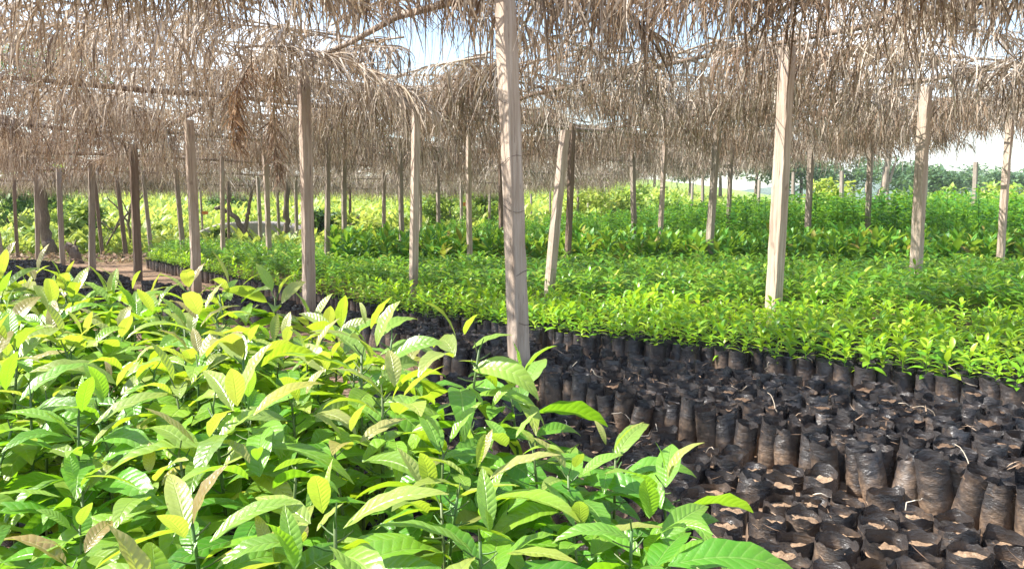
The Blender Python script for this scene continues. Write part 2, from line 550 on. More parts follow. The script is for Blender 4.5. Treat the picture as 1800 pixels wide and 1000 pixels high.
# ------------------------------------------------------------------ shape builders
def tube(P, rad, sides=6, cap=True):
    P = np.asarray(P, float)
    n = len(P)
    rad = np.broadcast_to(np.asarray(rad, float), (n,))
    T = np.gradient(P, axis=0)
    T /= np.linalg.norm(T, axis=1)[:, None] + 1e-9
    ref = np.array((0.31, 0.95, 0.05)) if abs(T[0, 1]) < 0.8 else np.array((1.0, 0.1, 0.2))
    A = np.cross(T, ref)
    A /= np.linalg.norm(A, axis=1)[:, None] + 1e-9
    B = np.cross(T, A)
    th = np.arange(sides) / sides * 2 * pi
    V = P[:, None] + rad[:, None, None] * (np.cos(th)[None, :, None] * A[:, None] + np.sin(th)[None, :, None] * B[:, None])
    V = V.reshape(-1, 3)
    i = np.arange(n * sides).reshape(n, sides)
    j = np.roll(i, -1, axis=1)
    Q = np.stack([i[:-1], j[:-1], j[1:], i[1:]], -1).reshape(-1, 4)
    T_ = None
    if cap:
        V = np.vstack([V, P[0], P[-1]])
        c0, c1 = n * sides, n * sides + 1
        T_ = np.vstack([[[c0, j[0, k], i[0, k]] for k in range(sides)], [[c1, i[-1, k], j[-1, k]] for k in range(sides)]])
    return V, Q, T_


def leaf(L, W, nseg=8, m=2, fold=0.4, droop=0.8, elev=0.3, yaw=0.0, base=(0, 0, 0), roll=0.0, a=0.85, b=0.85, ripple=0.0, ph=0.0):
    """one blade: V, Q, uv; grows along +Y before turning"""
    t = np.linspace(0, 1, nseg + 1)
    th = elev - droop * t ** 1.3
    ds = L / nseg
    yy = np.concatenate([[0], np.cumsum(np.cos((th[:-1] + th[1:]) / 2) * ds)])
    zz = np.concatenate([[0], np.cumsum(np.sin((th[:-1] + th[1:]) / 2) * ds)])
    w = W / 2 * np.clip(np.sin(pi * np.clip(t, 0, 1) ** a), 0.0, 1) ** b
    w = np.maximum(w, W * 0.02)
    s = np.linspace(-1, 1, 2 * m + 1)
    f = fold * (1 - 0.45 * np.abs(s))
    X = s[None] * w[:, None] * np.cos(f)[None]
    Nn = np.abs(s)[None] * w[:, None] * np.sin(f)[None]
    if ripple:
        Nn = Nn + ripple * W * np.sin(t * 21 + ph)[:, None] * (np.abs(s) ** 2)[None] * np.sin(pi * t)[:, None]
    Y = yy[:, None] - Nn * np.sin(th)[:, None]
    Z = zz[:, None] + Nn * np.cos(th)[:, None]
    X2 = X * cos(roll) + (Z - zz[:, None]) * sin(roll)
    Z2 = zz[:, None] + (Z - zz[:, None]) * cos(roll) - X * sin(roll)
    V = np.stack([X2, Y, Z2], -1).reshape(-1, 3)
    c, sn = cos(yaw), sin(yaw)
    V = np.stack([V[:, 0] * c - V[:, 1] * sn, V[:, 0] * sn + V[:, 1] * c, V[:, 2]], -1) + np.asarray(base)
    k = 2 * m + 1
    i = np.arange((nseg + 1) * k).reshape(nseg + 1, k)
    Q = np.stack([i[:-1, :-1], i[:-1, 1:], i[1:, 1:], i[1:, :-1]], -1).reshape(-1, 4)
    uv = np.stack(np.broadcast_arrays(t[:, None], (s[None] + 1) / 2), -1).reshape(-1, 2)
    return V, Q, uv


def bag(r0=0.064, h=0.255, sides=24, rings=19, collar=0.045, seed=0, soil_rings=3, open_=1.0):
    """a filled plastic bag: (film G, soil G)"""
    r = np.random.default_rng(seed)
    th = np.arange(sides) / sides * 2 * pi
    p = r.uniform(0, 6.28, 12)
    ps = h - collar
    lean = r.normal(0, 0.012, 2)
    ear = r.uniform(0.02, 0.16)
    ea = r.uniform(0, 3.14)
    cre = [(r.uniform(0, 6.28), r.uniform(0.05, 0.95) * ps, r.uniform(0.25, 0.8), r.uniform(0.003, 0.008), r.uniform(-0.03, 0.03), r.choice((-1, 1)) * r.uniform(0.0012, 0.0040)) for _ in range(46)]
    folds = [(r.uniform(0, 6.28), r.uniform(0.08, 0.35), r.uniform(-0.16, 0.05)) for _ in range(4)]
    jit = r.normal(0, 0.0035, sides)
    sqa = r.uniform(0.0, 0.06)

    def ring(z, k=1.0):
        zz = z * h
        bul = 1 + 0.045 * sin(pi * min(1, z * 1.15)) - 0.10 * max(0, 1 - z / 0.07)
        rr = r0 * bul * (1 + 0.03 * np.sin(2 * th + p[0]) + 0.02 * np.sin(3 * th + p[1] + z * 4))
        rr = rr * (1 + sqa * np.cos(4 * th + p[3] + z * 2.5) * (0.3 + z))
        for t0, z0, wt, wz, sl, am in cre:
            dt = (th - t0 + pi) % (2 * pi) - pi
            rr = rr + am * np.exp(-(dt / wt) ** 2 - ((zz - z0 - sl * dt) / wz) ** 2)
        top = smooth(ps * 0.93, h, zz)
        rr = rr * (1 + top * open_ * (0.05 + ear * (np.cos(th - ea) ** 6 - 0.3)))
        for t0, wt, am in folds:
            dt = (th - t0 + pi) % (2 * pi) - pi
            rr = rr * (1 + top * am * np.exp(-(dt / wt) ** 2))
        z2 = zz + top * (0.007 * np.sin(th + p[9]) + 0.003 * np.sin(5 * th + p[10]) + 0.010 * np.cos(th - ea) ** 8 + jit)
        return np.stack([rr * k * np.cos(th) + lean[0] * z, rr * k * np.sin(th) + lean[1] * z, z2], -1)

    film = G()
    zs = np.concatenate([np.linspace(0, ps / h, rings - 5), np.linspace(ps / h, 1, 6)[1:]])
    for stack in ([ring(z) for z in zs], [ring(z, 0.985) for z in zs[::-1][:6]]):
        a = np.array(stack)
        i = np.arange(len(a) * sides).reshape(len(a), sides)
        j = np.roll(i, -1, axis=1)
        film.add(a.reshape(-1, 3), np.stack([i[:-1], j[:-1], j[1:], i[1:]], -1).reshape(-1, 4))
    sr = []
    srad = r0 * 1.02
    for f in np.linspace(1, 0.0, soil_rings + 1)[:-1]:
        zz = ps + 0.010 * (1 - f) + r.normal(0, 0.004, sides) - 0.004
        rad = srad * f * (1 + 0.03 * np.sin(2 * th + p[0]))
        sr.append(np.stack([rad * np.cos(th) + lean[0] * ps / h, rad * np.sin(th) + lean[1] * ps / h, zz], -1))
    sv = np.concatenate(sr)
    ii = np.arange(len(sr) * sides).reshape(len(sr), sides)
    jj = np.roll(ii, -1, axis=1)
    sq_ = np.stack([ii[:-1], jj[:-1], jj[1:], ii[1:]], -1).reshape(-1, 4)
    cen = len(sv)
    sv = np.vstack([sv, [lean[0], lean[1], ps + 0.006]])
    st = [[ii[-1, k], jj[-1, k], cen] for k in range(sides)]
    return film, G().add(sv, sq_, st)


def avocado(seed, hgt=0.62, nl=20):
    r = np.random.default_rng(seed)
    bx, by = r.normal(0, 0.035, 2)
    P = np.array([[bx * t ** 2, by * t ** 2, t * hgt] for t in np.linspace(0, 1, 7)])
    st = G().add(*tube(P, np.linspace(0.0052, 0.0028, 7), 6))
    lv = G()
    yaw = r.uniform(0, 6.28)
    for k in range(nl):
        f = k / (nl - 1)
        t = 0.22 + 0.78 * f ** 0.62
        yaw += 2.4 + r.normal(0, 0.25)
        base = np.array([bx * t ** 2, by * t ** 2, t * hgt])
        top = max(0.0, (f - 0.72) / 0.28)
        L = (0.205 - 0.105 * top ** 1.4) * r.uniform(0.68, 1.15)
        if f < 0.2:
            L *= 0.8
        Wd = L * r.uniform(0.27, 0.38)
        elev = r.normal(0.08, 0.22) + 0.9 * top ** 1.4 + 0.15 * f
        droop = r.uniform(0.6, 1.7) * (1 - 0.45 * top)
        pet = 0.03 + 0.012 * (1 - top)
        d = np.array([-sin(yaw) * cos(elev), cos(yaw) * cos(elev), sin(elev)])
        tip = base + d * pet
        st.add(*tube(np.array([base, (base + tip) / 2 + (0, 0, -0.002), tip]), [0.0022, 0.0017, 0.0014], 4, False))
        V, Q, uv = leaf(L, Wd, 11, 2, r.uniform(0.2, 0.65), droop, elev, yaw, tip, r.normal(0, 0.38), r.uniform(0.76, 0.92), 0.85, r.uniform(0.01, 0.06), r.uniform(0, 6))
        age = np.clip(top * 1.3 - 0.05 + r.normal(0, 0.15), 0, 1) * (1 if r.random() < 0.85 else 0.3)
        if r.random() < 0.07:
            age = max(age, 0.6)
        lv.add(V, Q, None, uv, age)
    return st, lv


def seedling(seed, hgt=0.2, nl=13, L0=0.062, wr=0.36, up=0.5, nseg=5, droop=0.8, spread=0.55, a=0.9):
    r = np.random.default_rng(seed)
    g = G()
    bx, by = r.normal(0, 0.02, 2)
    P = np.array([[bx * t, by * t, t * hgt] for t in np.linspace(0, 1, 4)])
    g.add(*tube(P, np.linspace(0.0028, 0.0015, 4) * (hgt / 0.2) ** 0.5, 4, False))
    yaw = r.uniform(0, 6)
    for k in range(nl):
        f = k / max(1, nl - 1)
        t = (1 - spread) * f ** 0.8 + spread * f
        t = 0.18 + 0.82 * t
        yaw += 2.4 + r.normal(0, 0.3)
        L = L0 * r.uniform(0.75, 1.2) * (1 - 0.25 * max(0, f - 0.75) / 0.25)
        V, Q, uv = leaf(L, L * wr * r.uniform(0.85, 1.15), nseg, 1, r.uniform(0.25, 0.6), droop * r.uniform(0.6, 1.3), r.normal(up * 0.55, 0.22) + up * f, yaw,
                        (bx * t, by * t, t * hgt), r.normal(0, 0.2), a, 0.9)
        g.add(V, Q, None, uv, f)
    return g


def frond(seed, L=2.7, n=78, ll=0.62, grav=0.45, seg=6, wid=0.012, hang=0.0, lift=0.0):
    """dry palm frond along +Y: (rachis G, leaflets G)"""
    r = np.random.default_rng(seed)
    ts = np.linspace(0, 1, 12)
    bend = r.normal(0, 0.14)
    ang = 0.10 - (0.25 + 1.25 * hang) * ts
    dl = L / 11
    ry = np.concatenate([[0], np.cumsum(np.cos(ang[1:]) * dl)])
    rz = np.concatenate([[0], np.cumsum(np.sin(ang[1:]) * dl)])
    RP = np.stack([bend * ts ** 2 * L * 0.4, ry, rz], -1)
    rach = G().add(*tube(RP, np.linspace(0.014, 0.003, 12), 5))
    k = 2 * n
    t = np.repeat(np.linspace(0.1, 0.995, n), 2) + r.normal(0, 0.004, k)
    t = np.clip(t, 0.05, 0.999)
    side = np.tile([1.0, -1.0], n)
    B = np.stack([np.interp(t, ts, RP[:, c]) for c in range(3)], -1)
    ti = np.interp(t, ts, np.gradient(RP[:, 2], RP[:, 1]))
    fw = np.stack([np.zeros(k), np.ones(k), ti], -1)
    fw /= np.linalg.norm(fw, axis=1)[:, None]
    ln = ll * (0.45 + 0.55 * np.sin(pi * (0.12 + 0.8 * t))) * r.uniform(0.55, 1.15, k)
    ln *= np.where(r.random(k) < 0.12, r.uniform(0.2, 0.6, k), 1)
    fa = r.uniform(0.2, 1.1, k) + 0.5 * t
    d = side[:, None] * np.array([1.0, 0, 0])[None] * np.cos(fa)[:, None] + fw * np.sin(fa)[:, None]
    d[:, 2] += r.normal(-0.15 + lift, 0.30, k)
    d /= np.linalg.norm(d, axis=1)[:, None]
    g = grav * np.where(r.random(k) < 0.2, r.uniform(0.1, 0.4, k), r.uniform(0.6, 1.6, k))
    curl = r.normal(0, 0.13, (k, 3))
    P = [B]
    D = [d]
    p = B
    for s in range(seg):
        p = p + d * (ln / seg)[:, None]
        P.append(p)
        cz = d.copy()
        cz[:, 2] -= g * (0.6 + 0.25 * s)
        cz += curl * (0.5 + 0.5 * s)
        if s >= seg - 3:
            cz += r.normal(0, 0.16, (k, 3))
        d = cz / np.linalg.norm(cz, axis=1)[:, None]
        D.append(d)
    P = np.stack(P, 1)
    D = np.stack(D, 1)
    rv = r.normal(0, 1, (k, 3))
    S = np.cross(D, rv[:, None, :])
    S /= np.linalg.norm(S, axis=2)[:, :, None] + 1e-6
    w = wid * r.uniform(0.35, 1.35, k)[:, None] * np.interp(np.linspace(0, 1, seg + 1), [0, 0.2, 0.6, 1], [0.6, 1, 0.8, 0.15])[None] / 2
    V = np.stack([P - S * w[..., None], P + S * w[..., None]], 2)      # k, seg+1, 2, 3
    i = np.arange(k * (seg + 1) * 2).reshape(k, seg + 1, 2)
    Q = np.stack([i[:, :-1, 0], i[:, :-1, 1], i[:, 1:, 1], i[:, 1:, 0]], -1).reshape(-1, 4)
    lf = G().add(V.reshape(-1, 3), Q)
    return rach, lf


# ------------------------------------------------------------------ timber posts
# picture column of the foot, depth, apparent width, material, lean of the top in m (x, y), label
POSTS = [
    (919, 5.25, 39, 'wood_pale', (-0.14, 0.0), 'tall pale squared post with wire ties, nearest of all, leaning left beside the black bags'),
    (543, 8.3, 25, 'wood_pale', (-0.02, 0), 'pale squared post with rusty hanging frond at its top, left of the nearest post'),
    (342, 11.4, 20, 'wood_pale', (0.0, 0), 'pale grey post behind the leafy bed, next left of the rusty frond post'),
    (239, 13.8, 17.5, 'wood_dark', (0.05, 0), 'brown post with long dark crack, behind the leafy bed at left'),
    (161, 16.0, 13.5, 'wood_grey', (0.06, 0), 'grey sunlit-edged post just left of the dark cracked brown post'),
    (109, 17.5, 11, 'wood_grey', (0, 0), 'grey post between the stump and the thick mottled trunk'),
    (64, 18.5, 9.5, 'wood_grey', (0.06, 0), 'grey post just left of the thick mottled trunk'),
    (30, 19.5, 7.5, 'wood_dark', (0, 0), 'thin dark brown post, second from the left edge'),
    (4, 20.0, 8, 'wood_grey', (-0.25, 0), 'grey leaning post at the very left edge'),
    (180, 20.0, 8, 'wood_dark', (-0.12, 0), 'thin dark post leaning left beside bare forked branches'),
    (221, 20.5, 9.5, 'wood_dark', (-0.18, 0), 'dark weathered post with bare branches behind it'),
    (264, 19.5, 8.5, 'wood_grey', (-0.1, 0), 'thin blue-grey post right of the dark cracked post'),
    (321, 18.0, 10, 'wood_grey', (-0.1, 0), 'grey post close to the left of the pale grey post'),
    (355, 26.0, 4.5, 'wood_grey', (0, 0), 'very thin far post with orange plate at its top'),
    (392, 16.0, 9, 'wood_pale', (0.03, 0), 'pale narrow post in front of a thin dark one'),
    (403, 22.0, 5.5, 'wood_dark', (0, 0), 'thin dark post half behind a pale narrow one'),
    (457, 21.0, 8, 'wood_grey', (0, 0), 'grey post right of the leaning crooked tree'),
    (474, 15.5, 11, 'wood_pale', (-0.06, 0), 'pale post in front of the concrete slab'),
    (491, 25.0, 6, 'wood_grey', (-0.05, 0), 'thin far post right of the concrete slab'),
    (521, 22.0, 7, 'wood_grey', (0, 0), 'thin grey post just left of the rusty frond post'),
    (574, 13.2, 10.5, 'wood_grey', (0.05, 0), 'grey post just right of the rusty frond post'),
    (607, 15.5, 10.5, 'wood_grey', (0, 0), 'grey post before the yellow-green scrub'),
    (616, 24.0, 5, 'wood_dark', (0, 0), 'thin dark post touching a grey one before the yellow-green scrub'),
    (676, 18.5, 7.5, 'wood_grey', (0, 0), 'thin grey post at the right end of the yellow-green scrub'),
    (709, 14.2, 10, 'wood_grey', (-0.06, 0), 'brownish grey post just left of a thicker pale post'),
    (727, 9.6, 17, 'wood_pale', (0.04, 0), 'thick pale post standing in lime seedlings, left of the nearest post'),
    (739, 24.0, 6, 'wood_grey', (0, 0), 'thin far post just right of the thick pale post'),
    (770, 19.5, 8, 'wood_grey', (0, 0), 'brownish post at the left end of the broad-leaved bed'),
    (792, 30.0, 4, 'wood_grey', (0, 0), 'very thin far post between two brownish posts'),
    (812, 23.0, 6, 'wood_grey', (0, 0), 'thin far post with orange plate on its right side'),
    (826, 13.0, 10.5, 'wood_pale', (0, 0), 'pale narrow post at the front of the broad-leaved bed, left of nearest post'),
    (861, 29.0, 5, 'wood_grey', (0, 0), 'very thin far post close left of the nearest post'),
    (880, 16.2, 9, 'wood_dark', (0, 0), 'brown post half hidden behind the nearest post'),
    (933, 32.0, 4, 'wood_grey', (0, 0), 'very thin far post close right of the nearest post'),
    (966, 30.0, 4, 'wood_grey', (0, 0), 'very thin far post just left of the leaning one'),
    (962, 8.7, 19, 'wood_pale', (0.20, 0.05), 'pale post leaning to the right, its cut top showing'),
    (994, 12.7, 12, 'wood_dark', (0.11, 0), 'rough dark pole right behind the leaning pale post'),
    (1015, 28.0, 5, 'wood_grey', (0, 0), 'thin far post right of the rough dark pole'),
    (1034, 33.0, 4, 'wood_grey', (0, 0), 'very thin far post before bright scrub right of the dark pole'),
    (1117, 17.0, 10.5, 'wood_grey', (-0.08, 0), 'brownish grey post, left one of a pair in the broad-leaved bed'),
    (1160, 16.0, 9.5, 'wood_pale', (0.06, 0), 'pale post, right one of a pair in the broad-leaved bed'),
    (1246, 13.2, 14, 'wood_grey', (0.09, 0), 'brown post leaning right, left of the thick pale post among dark seedlings'),
    (1233, 24.0, 6, 'wood_grey', (0, 0), 'thin far post left of the brown leaning post'),
    (1216, 28.0, 5, 'wood_grey', (0, 0), 'thinnest far post of the two left of the brown leaning post'),
    (1280, 18.0, 8.5, 'wood_grey', (0, 0), 'thin grey post right of the brown leaning post'),
    (1332, 27.0, 6, 'wood_grey', (0, 0), 'thin far post close left of the thick pale post among dark seedlings'),
    (1363, 7.2, 30, 'wood_pale', (0.03, 0), 'thick pale weathered post among dark green seedlings, right of centre'),
    (1391, 24.0, 7, 'wood_grey', (0, 0), 'thin far post close right of the thick weathered post'),
    (1420, 16.5, 12, 'wood_grey', (0, 0), 'grey post in the broad-leaved bed, right of the thick weathered post'),
    (1476, 24.0, 8, 'wood_grey', (0, 0), 'thin far post left of the forked pale tree'),
    (1523, 17.0, 10.5, 'wood_grey', (0, 0), 'grey post just in front of the forked pale tree'),
    (1611, 9.4, 23, 'wood_pale', (0.02, 0), 'thick pale brown post near the right side, at the bushy seedlings'),
    (1623, 20.5, 7, 'wood_pale', (0, 0), 'thin post half hidden behind the thick pale brown post'),
    (1708, 22.0, 9, 'wood_grey', (0, 0), 'far grey post against the pale sky at right'),
    (1760, 12.6, 14.5, 'wood_pale', (0.02, 0), 'pale post, rightmost of all'),
]


def roof_z(x, y):
    s = (x * U[0] + (y - 5.25) * U[1])
    return 2.72 - 0.042 * min(17.0, max(0.0, s - 4.0))


def post_mesh(a, h, lean, seed):
    r = np.random.default_rng(seed)
    n = 22
    c = 0.10
    base = np.array([(1, -1 + c), (1, 1 - c), (1 - c, 1), (-1 + c, 1), (-1, 1 - c), (-1, -1 + c), (-1 + c, -1), (1 - c, -1)], float) * a / 2
    ph = r.uniform(0, 6, 4)
    V = []
    for k in range(n):
        t = k / (n - 1)
        o = np.array([lean[0] * t + 0.014 * sin(3 * t + ph[0]), lean[1] * t + 0.005 * sin(4 * t + ph[1])])
        sc = 1.03 - 0.06 * t
        b = base * sc * (1 + 0.035 * sin(7 * t + ph[2]) * sin(3 * t + ph[3])) + r.normal(0, a * 0.020, (8, 2))
        ca, sa = cos(R(37.2)), sin(R(37.2))
        b = np.stack([b[:, 0] * ca - b[:, 1] * sa, b[:, 0] * sa + b[:, 1] * ca], -1)
        V.append(np.column_stack([b + o, np.full(8, t * h - 0.05)]))
    V = np.concatenate(V)
    i = np.arange(n * 8).reshape(n, 8)
    j = np.roll(i, -1, axis=1)
    Q = np.stack([i[:-1], j[:-1], j[1:], i[1:]], -1).reshape(-1, 4)
    V = np.vstack([V, V[-8:].mean(0)])
    T = [[i[-1, k], j[-1, k], len(V) - 1] for k in range(8)]
    return G().add(V, Q, T)


post_xy = []
for k, (px, Y, w, mat, lean, lab) in enumerate(POSTS):
    p = at(px, Y, 0.6)
    z0 = ter(p[0], p[1])
    a = w * Y / FPX / 1.40
    top = roof_z(p[0], p[1]) - z0 + 0.03
    if 'cut top' in lab:
        top = 2.17
    me = post_mesh(a, top, lean, 100 + k).mesh('timber_post', M[mat], False)
    o = link('timber_post', me)
    o.location = (p[0], p[1], z0)
    tag(o, lab, 'post', 'timber posts holding up the thatch')
    post_xy.append((p[0], p[1], lab, px))
    if k == 0:
        for zz in (0.78, 1.24, 0.48, 1.55, 1.95):
            g = G()
            tt = np.linspace(0, 2 * pi, 21)
            rr = a / 2 * 1.06 / np.maximum(np.abs(np.cos(tt)), np.abs(np.sin(tt)))
            ang = tt + R(37.2)
            fz = zz / top
            P = np.stack([rr * np.cos(ang) + lean[0] * fz, rr * np.sin(ang) + lean[1] * fz, zz + 0.035 * np.cos(tt * 1.0 + zz * 9)], -1)
            g.add(*tube(P, 0.0016, 4))
            link('wire_tie', g.mesh('wire_tie', M['wire']), o)
    if 'orange plate' in lab:
        g = G()
        s = 0.055
        x0 = a / 2 + 0.005
        bx = np.array([(x, y, z) for x in (0, 0.2) for y in (-0.01, 0.01) for z in (-s, s)], float) + (x0, -0.03, top - 0.82)
        g.add(bx, [[0, 1, 3, 2], [4, 6, 7, 5], [0, 4, 5, 1], [2, 3, 7, 6], [0, 2, 6, 4], [1, 5, 7, 3]])
        link('plate', g.mesh('plate', M['orange'], False), o)


def near_post(x, y, big_only=True):
    best = min(((x - p[0]) ** 2 + (y - p[1]) ** 2, i) for i, p in enumerate(post_xy))
    return best[1]


# ------------------------------------------------------------------ roof poles
def pole(p0, p1, rad, seed, lab):
    r = np.random.default_rng(seed)
    p0, p1 = np.array(p0), np.array(p1)
    n = 9
    P = p0[None] + (p1 - p0)[None] * np.linspace(0, 1, n)[:, None]
    P[1:-1] += r.normal(0, 0.018, (n - 2, 3))
    c = P.mean(0)
    g = G().add(*tube(P - c, rad * np.linspace(1.1, 0.8, n) * r.uniform(0.92, 1.08, n), 8))
    o = link('roof_pole', g.mesh('roof_pole', M['wood_dark' if seed % 3 else 'wood_grey']))
    o.location = c
    tag(o, lab, 'pole', 'poles laid across the posts under the thatch')


O1 = np.array(post_xy[0][:2])
ROOF = [(-7.5, 3.2), (-3.0, 3.7), (-0.9, 4.6), (0, 5.1), (1.4, 4.9), (2.4, 4.2), (4, 3.8), (8, 3.8), (13, 8), (10.8, 14.6), (6.2, 25), (-1, 31.5), (-12, 27), (-21, 24.5), (-16, 12)]
kk = 0
for s in np.arange(5.9, 26, 3.55):            # poles across the rows
    pts = [O1 + U * s + W_ * v for v in np.arange(-7.5, 15.0, 0.25)]
    pts = [p for p in pts if inside(ROOF, *p)]
    if len(pts) < 8:
        continue
    seg = np.array_split(np.array(pts), max(1, len(pts) // 20))
    for c, sg in enumerate(seg):
        a, b = sg[0], sg[-1]
        kk += 1
        pole((*a, roof_z(*a) + 0.01), (*(b + W_ * 0.25), roof_z(*b) + 0.01), 0.03, kk,
             f'dark pole laid across the rows, {ordw(int(round((s - 5.9) / 3.55)) + 1)} line from the camera, {ordw(c + 1)} length from the left')
for c0, v in enumerate(np.arange(-6.6, 12.5, 3.3)):             # poles along the rows
    pts = [O1 + U * s + W_ * v for s in np.arange(-4, 30, 0.25)]
    pts = [p for p in pts if inside(ROOF, *p)]
    if len(pts) < 8:
        continue
    seg = np.array_split(np.array(pts), max(1, len(pts) // 22))
    for c, sg in enumerate(seg):
        a, b = sg[0], sg[-1]
        kk += 1
        pole((*a, roof_z(*a) + 0.085), (*(b + U * 0.25), roof_z(*b) + 0.085), 0.027, kk,
             f'grey-brown pole laid along the rows, {ordw(c0 + 1)} line from the left, {ordw(c + 1)} length from the camera')

# ------------------------------------------------------------------ thatch of dry palm fronds
FR = [frond(300 + k, L=2.4 + 0.12 * k, n=98, ll=0.70 + 0.04 * (k % 4), grav=0.55 + 0.12 * (k % 4), wid=0.0155, seg=7) for k in range(8)]
FR_LOW = [frond(340 + k, L=2.6, n=58, ll=0.78, grav=0.8, seg=4, wid=0.018) for k in range(5)]
FMATS = [('grey-brown', 'dry_leaflet'), ('pale grey', 'pale_leaflet'), ('brown', 'brown_leaflet')]
FRM = {}
for k, (ra, lf) in enumerate(FR):
    FRM[k] = ra.mesh('rachis', M['rachis'])
    for tone, mt in FMATS:
        FRM[k, mt] = lf.mesh('leaflets', M[mt])


def gap(x, y):
    """holes where the sky shows through the thatch"""
    for cx, cy, rx, ry in ((0.7, 7.6, 1.0, 0.8), (-0.9, 7.2, 0.6, 0.7), (-2.3, 5.9, 0.8, 0.5), (4.3, 7.2, 0.6, 0.5), (2.4, 6.3, 0.45, 0.35), (1.6, 10.5, 0.8, 0.45)):
        if ((x - cx) / rx) ** 2 + ((y - cy) / ry) ** 2 < 1:
            return True
    return False


spots = []
r = np.random.default_rng(11)
S_, V_ = np.meshgrid(np.arange(-6, 32, 0.78), np.arange(-9, 16, 0.78))
for s, v in zip(S_.ravel(), V_.ravel()):
    for rep in range(2):
        p = O1 + U * (s + r.uniform(-0.4, 0.4)) + W_ * (v + r.uniform(-0.4, 0.4))
        if rep == 1 and not ((p[0] > 1.2 and p[1] < 5.9) or (p[0] < -1.6 and p[1] < 5.4)):
            continue
        if not inside(ROOF, *p):
            continue
        if p[0] < -0.72 * p[1] - 2.2 or p[0] > 0.72 * p[1] + 2.2:
            continue
        if gap(*p) or r.random() < (0.06 if p[1] < 6 else (0.3 if p[0] < -4.5 and p[1] > 11 else 0.19)):
            continue
        along = r.random() < 0.35
        ang = math.atan2(U[1], U[0]) if along else math.atan2(W_[1], W_[0])
        ang += (pi if r.random() < 0.4 else 0) + r.normal(0, 0.28) - pi / 2
        spots.append((p[0], p[1], ang, along))
spots.sort(key=lambda s: s[0] ** 2 + s[1] ** 2)
used = {}
items, ritems = [], []
fn = 0
for k, (x, y, ang, along) in enumerate(spots):
    L = 2.6
    ox, oy = x + sin(ang) * L / 2, y - cos(ang) * L / 2          # start so that the middle lies at x, y
    z = roof_z(x, y) + 0.11 + r.uniform(0, 0.12)
    c = r.random()
    left = x < -1.0 and y < 11
    tone, mt = FMATS[1] if c < (0.5 if left else 0.13) else (FMATS[2] if c > (0.9 if left else 0.72) else FMATS[0])
    if fn < 292 and (in_frame((x, y, z - 0.4), 60) or in_frame((ox, oy, z - 0.4), 60)):
        i = near_post(x, y)
        used[i] = used.get(i, 0) + 1
        ph = post_xy[i][2].split(',')[0].split(' with ')[0]
        nw = lambda t: len(t.replace('-', ' ').split())
        for cut in (' before ', ' half ', ' touching ', ' in the broad', ' standing ', ' close ', ' just ', ' beside ', ' behind ', ' among '):
            if nw(ph) > 8:
                ph = ph.split(cut)[0]
        lab = f'{tone} frond on the roof over the {ph}, {ordw(used[i])} nearest'
        if nw(lab) > 16:
            lab = f'{tone} frond over the {ph}, {ordw(used[i])} nearest'
        if nw(lab) > 15:
            lab = f'{tone} frond over {" ".join(ph.split()[:9])}, {ordw(used[i])} nearest'
        f = empty('palm_frond', (ox, oy, z), lab, 'palm frond', 'dry palm fronds laid over the roof poles', ang)
        s_ = r.uniform(0.88, 1.12)
        f.scale = (s_ * (1 if r.random() < 0.5 else -1), s_, s_)
        f.rotation_euler = (r.normal(0, 0.035), r.normal(0, 0.12), ang)
        v = int(r.integers(0, 8))
        link('rachis', FRM[v], f)
        link('leaflets', FRM[v, mt], f)
        fn += 1
    else:
        v = int(r.integers(0, 5))
        items.append((v, ox, oy, z, ang, r.uniform(0.9, 1.15), 0, 0))
g = scatter([f[1] for f in FR_LOW], items)
tag(link('thatch', g.mesh('thatch', M['dry_leaflet'])), 'mass of grey-brown dry palm thatch over the farther beds', 'thatch', None, 'stuff')

# a bundle of rusty fronds hanging down by the second post
for k, (px, Y, z, rz, h, mt, lab, L, ll) in enumerate((
        (490, 7.6, 2.74, 0.5, 0.75, 'brown_leaflet', 'brown dead frond hanging far down just left of the second post', 1.35, 0.36),
        (455, 7.7, 2.72, 2.6, 0.7, 'rust_leaflet', 'rust-brown shredded frond hanging left of the longest hanging frond', 0.95, 0.42),
        (520, 7.85, 2.76, -1.2, 0.45, 'dry_leaflet', 'grey-brown frond arching down beside the second post', 1.3, 0.55),
        (420, 7.3, 2.72, -1.75, 0.42, 'pale_leaflet', 'pale grey frond arching right over the second post with long leaflets', 2.0, 0.75))):
    p = at(px, Y, z)
    f = empty('palm_frond', p, lab, 'palm frond', 'dry palm fronds laid over the roof poles', rz)
    ra, lf = frond(800 + k, L=L, n=90, ll=ll, grav=0.5 if k < 2 else 0.35, wid=0.013, hang=h)
    link('rachis', ra.mesh('rachis', M['rachis']), f)
    link('leaflets', lf.mesh('leaflets', M[mt]), f)
    if k < 2:
        f.rotation_euler = (-0.7, 0, rz)

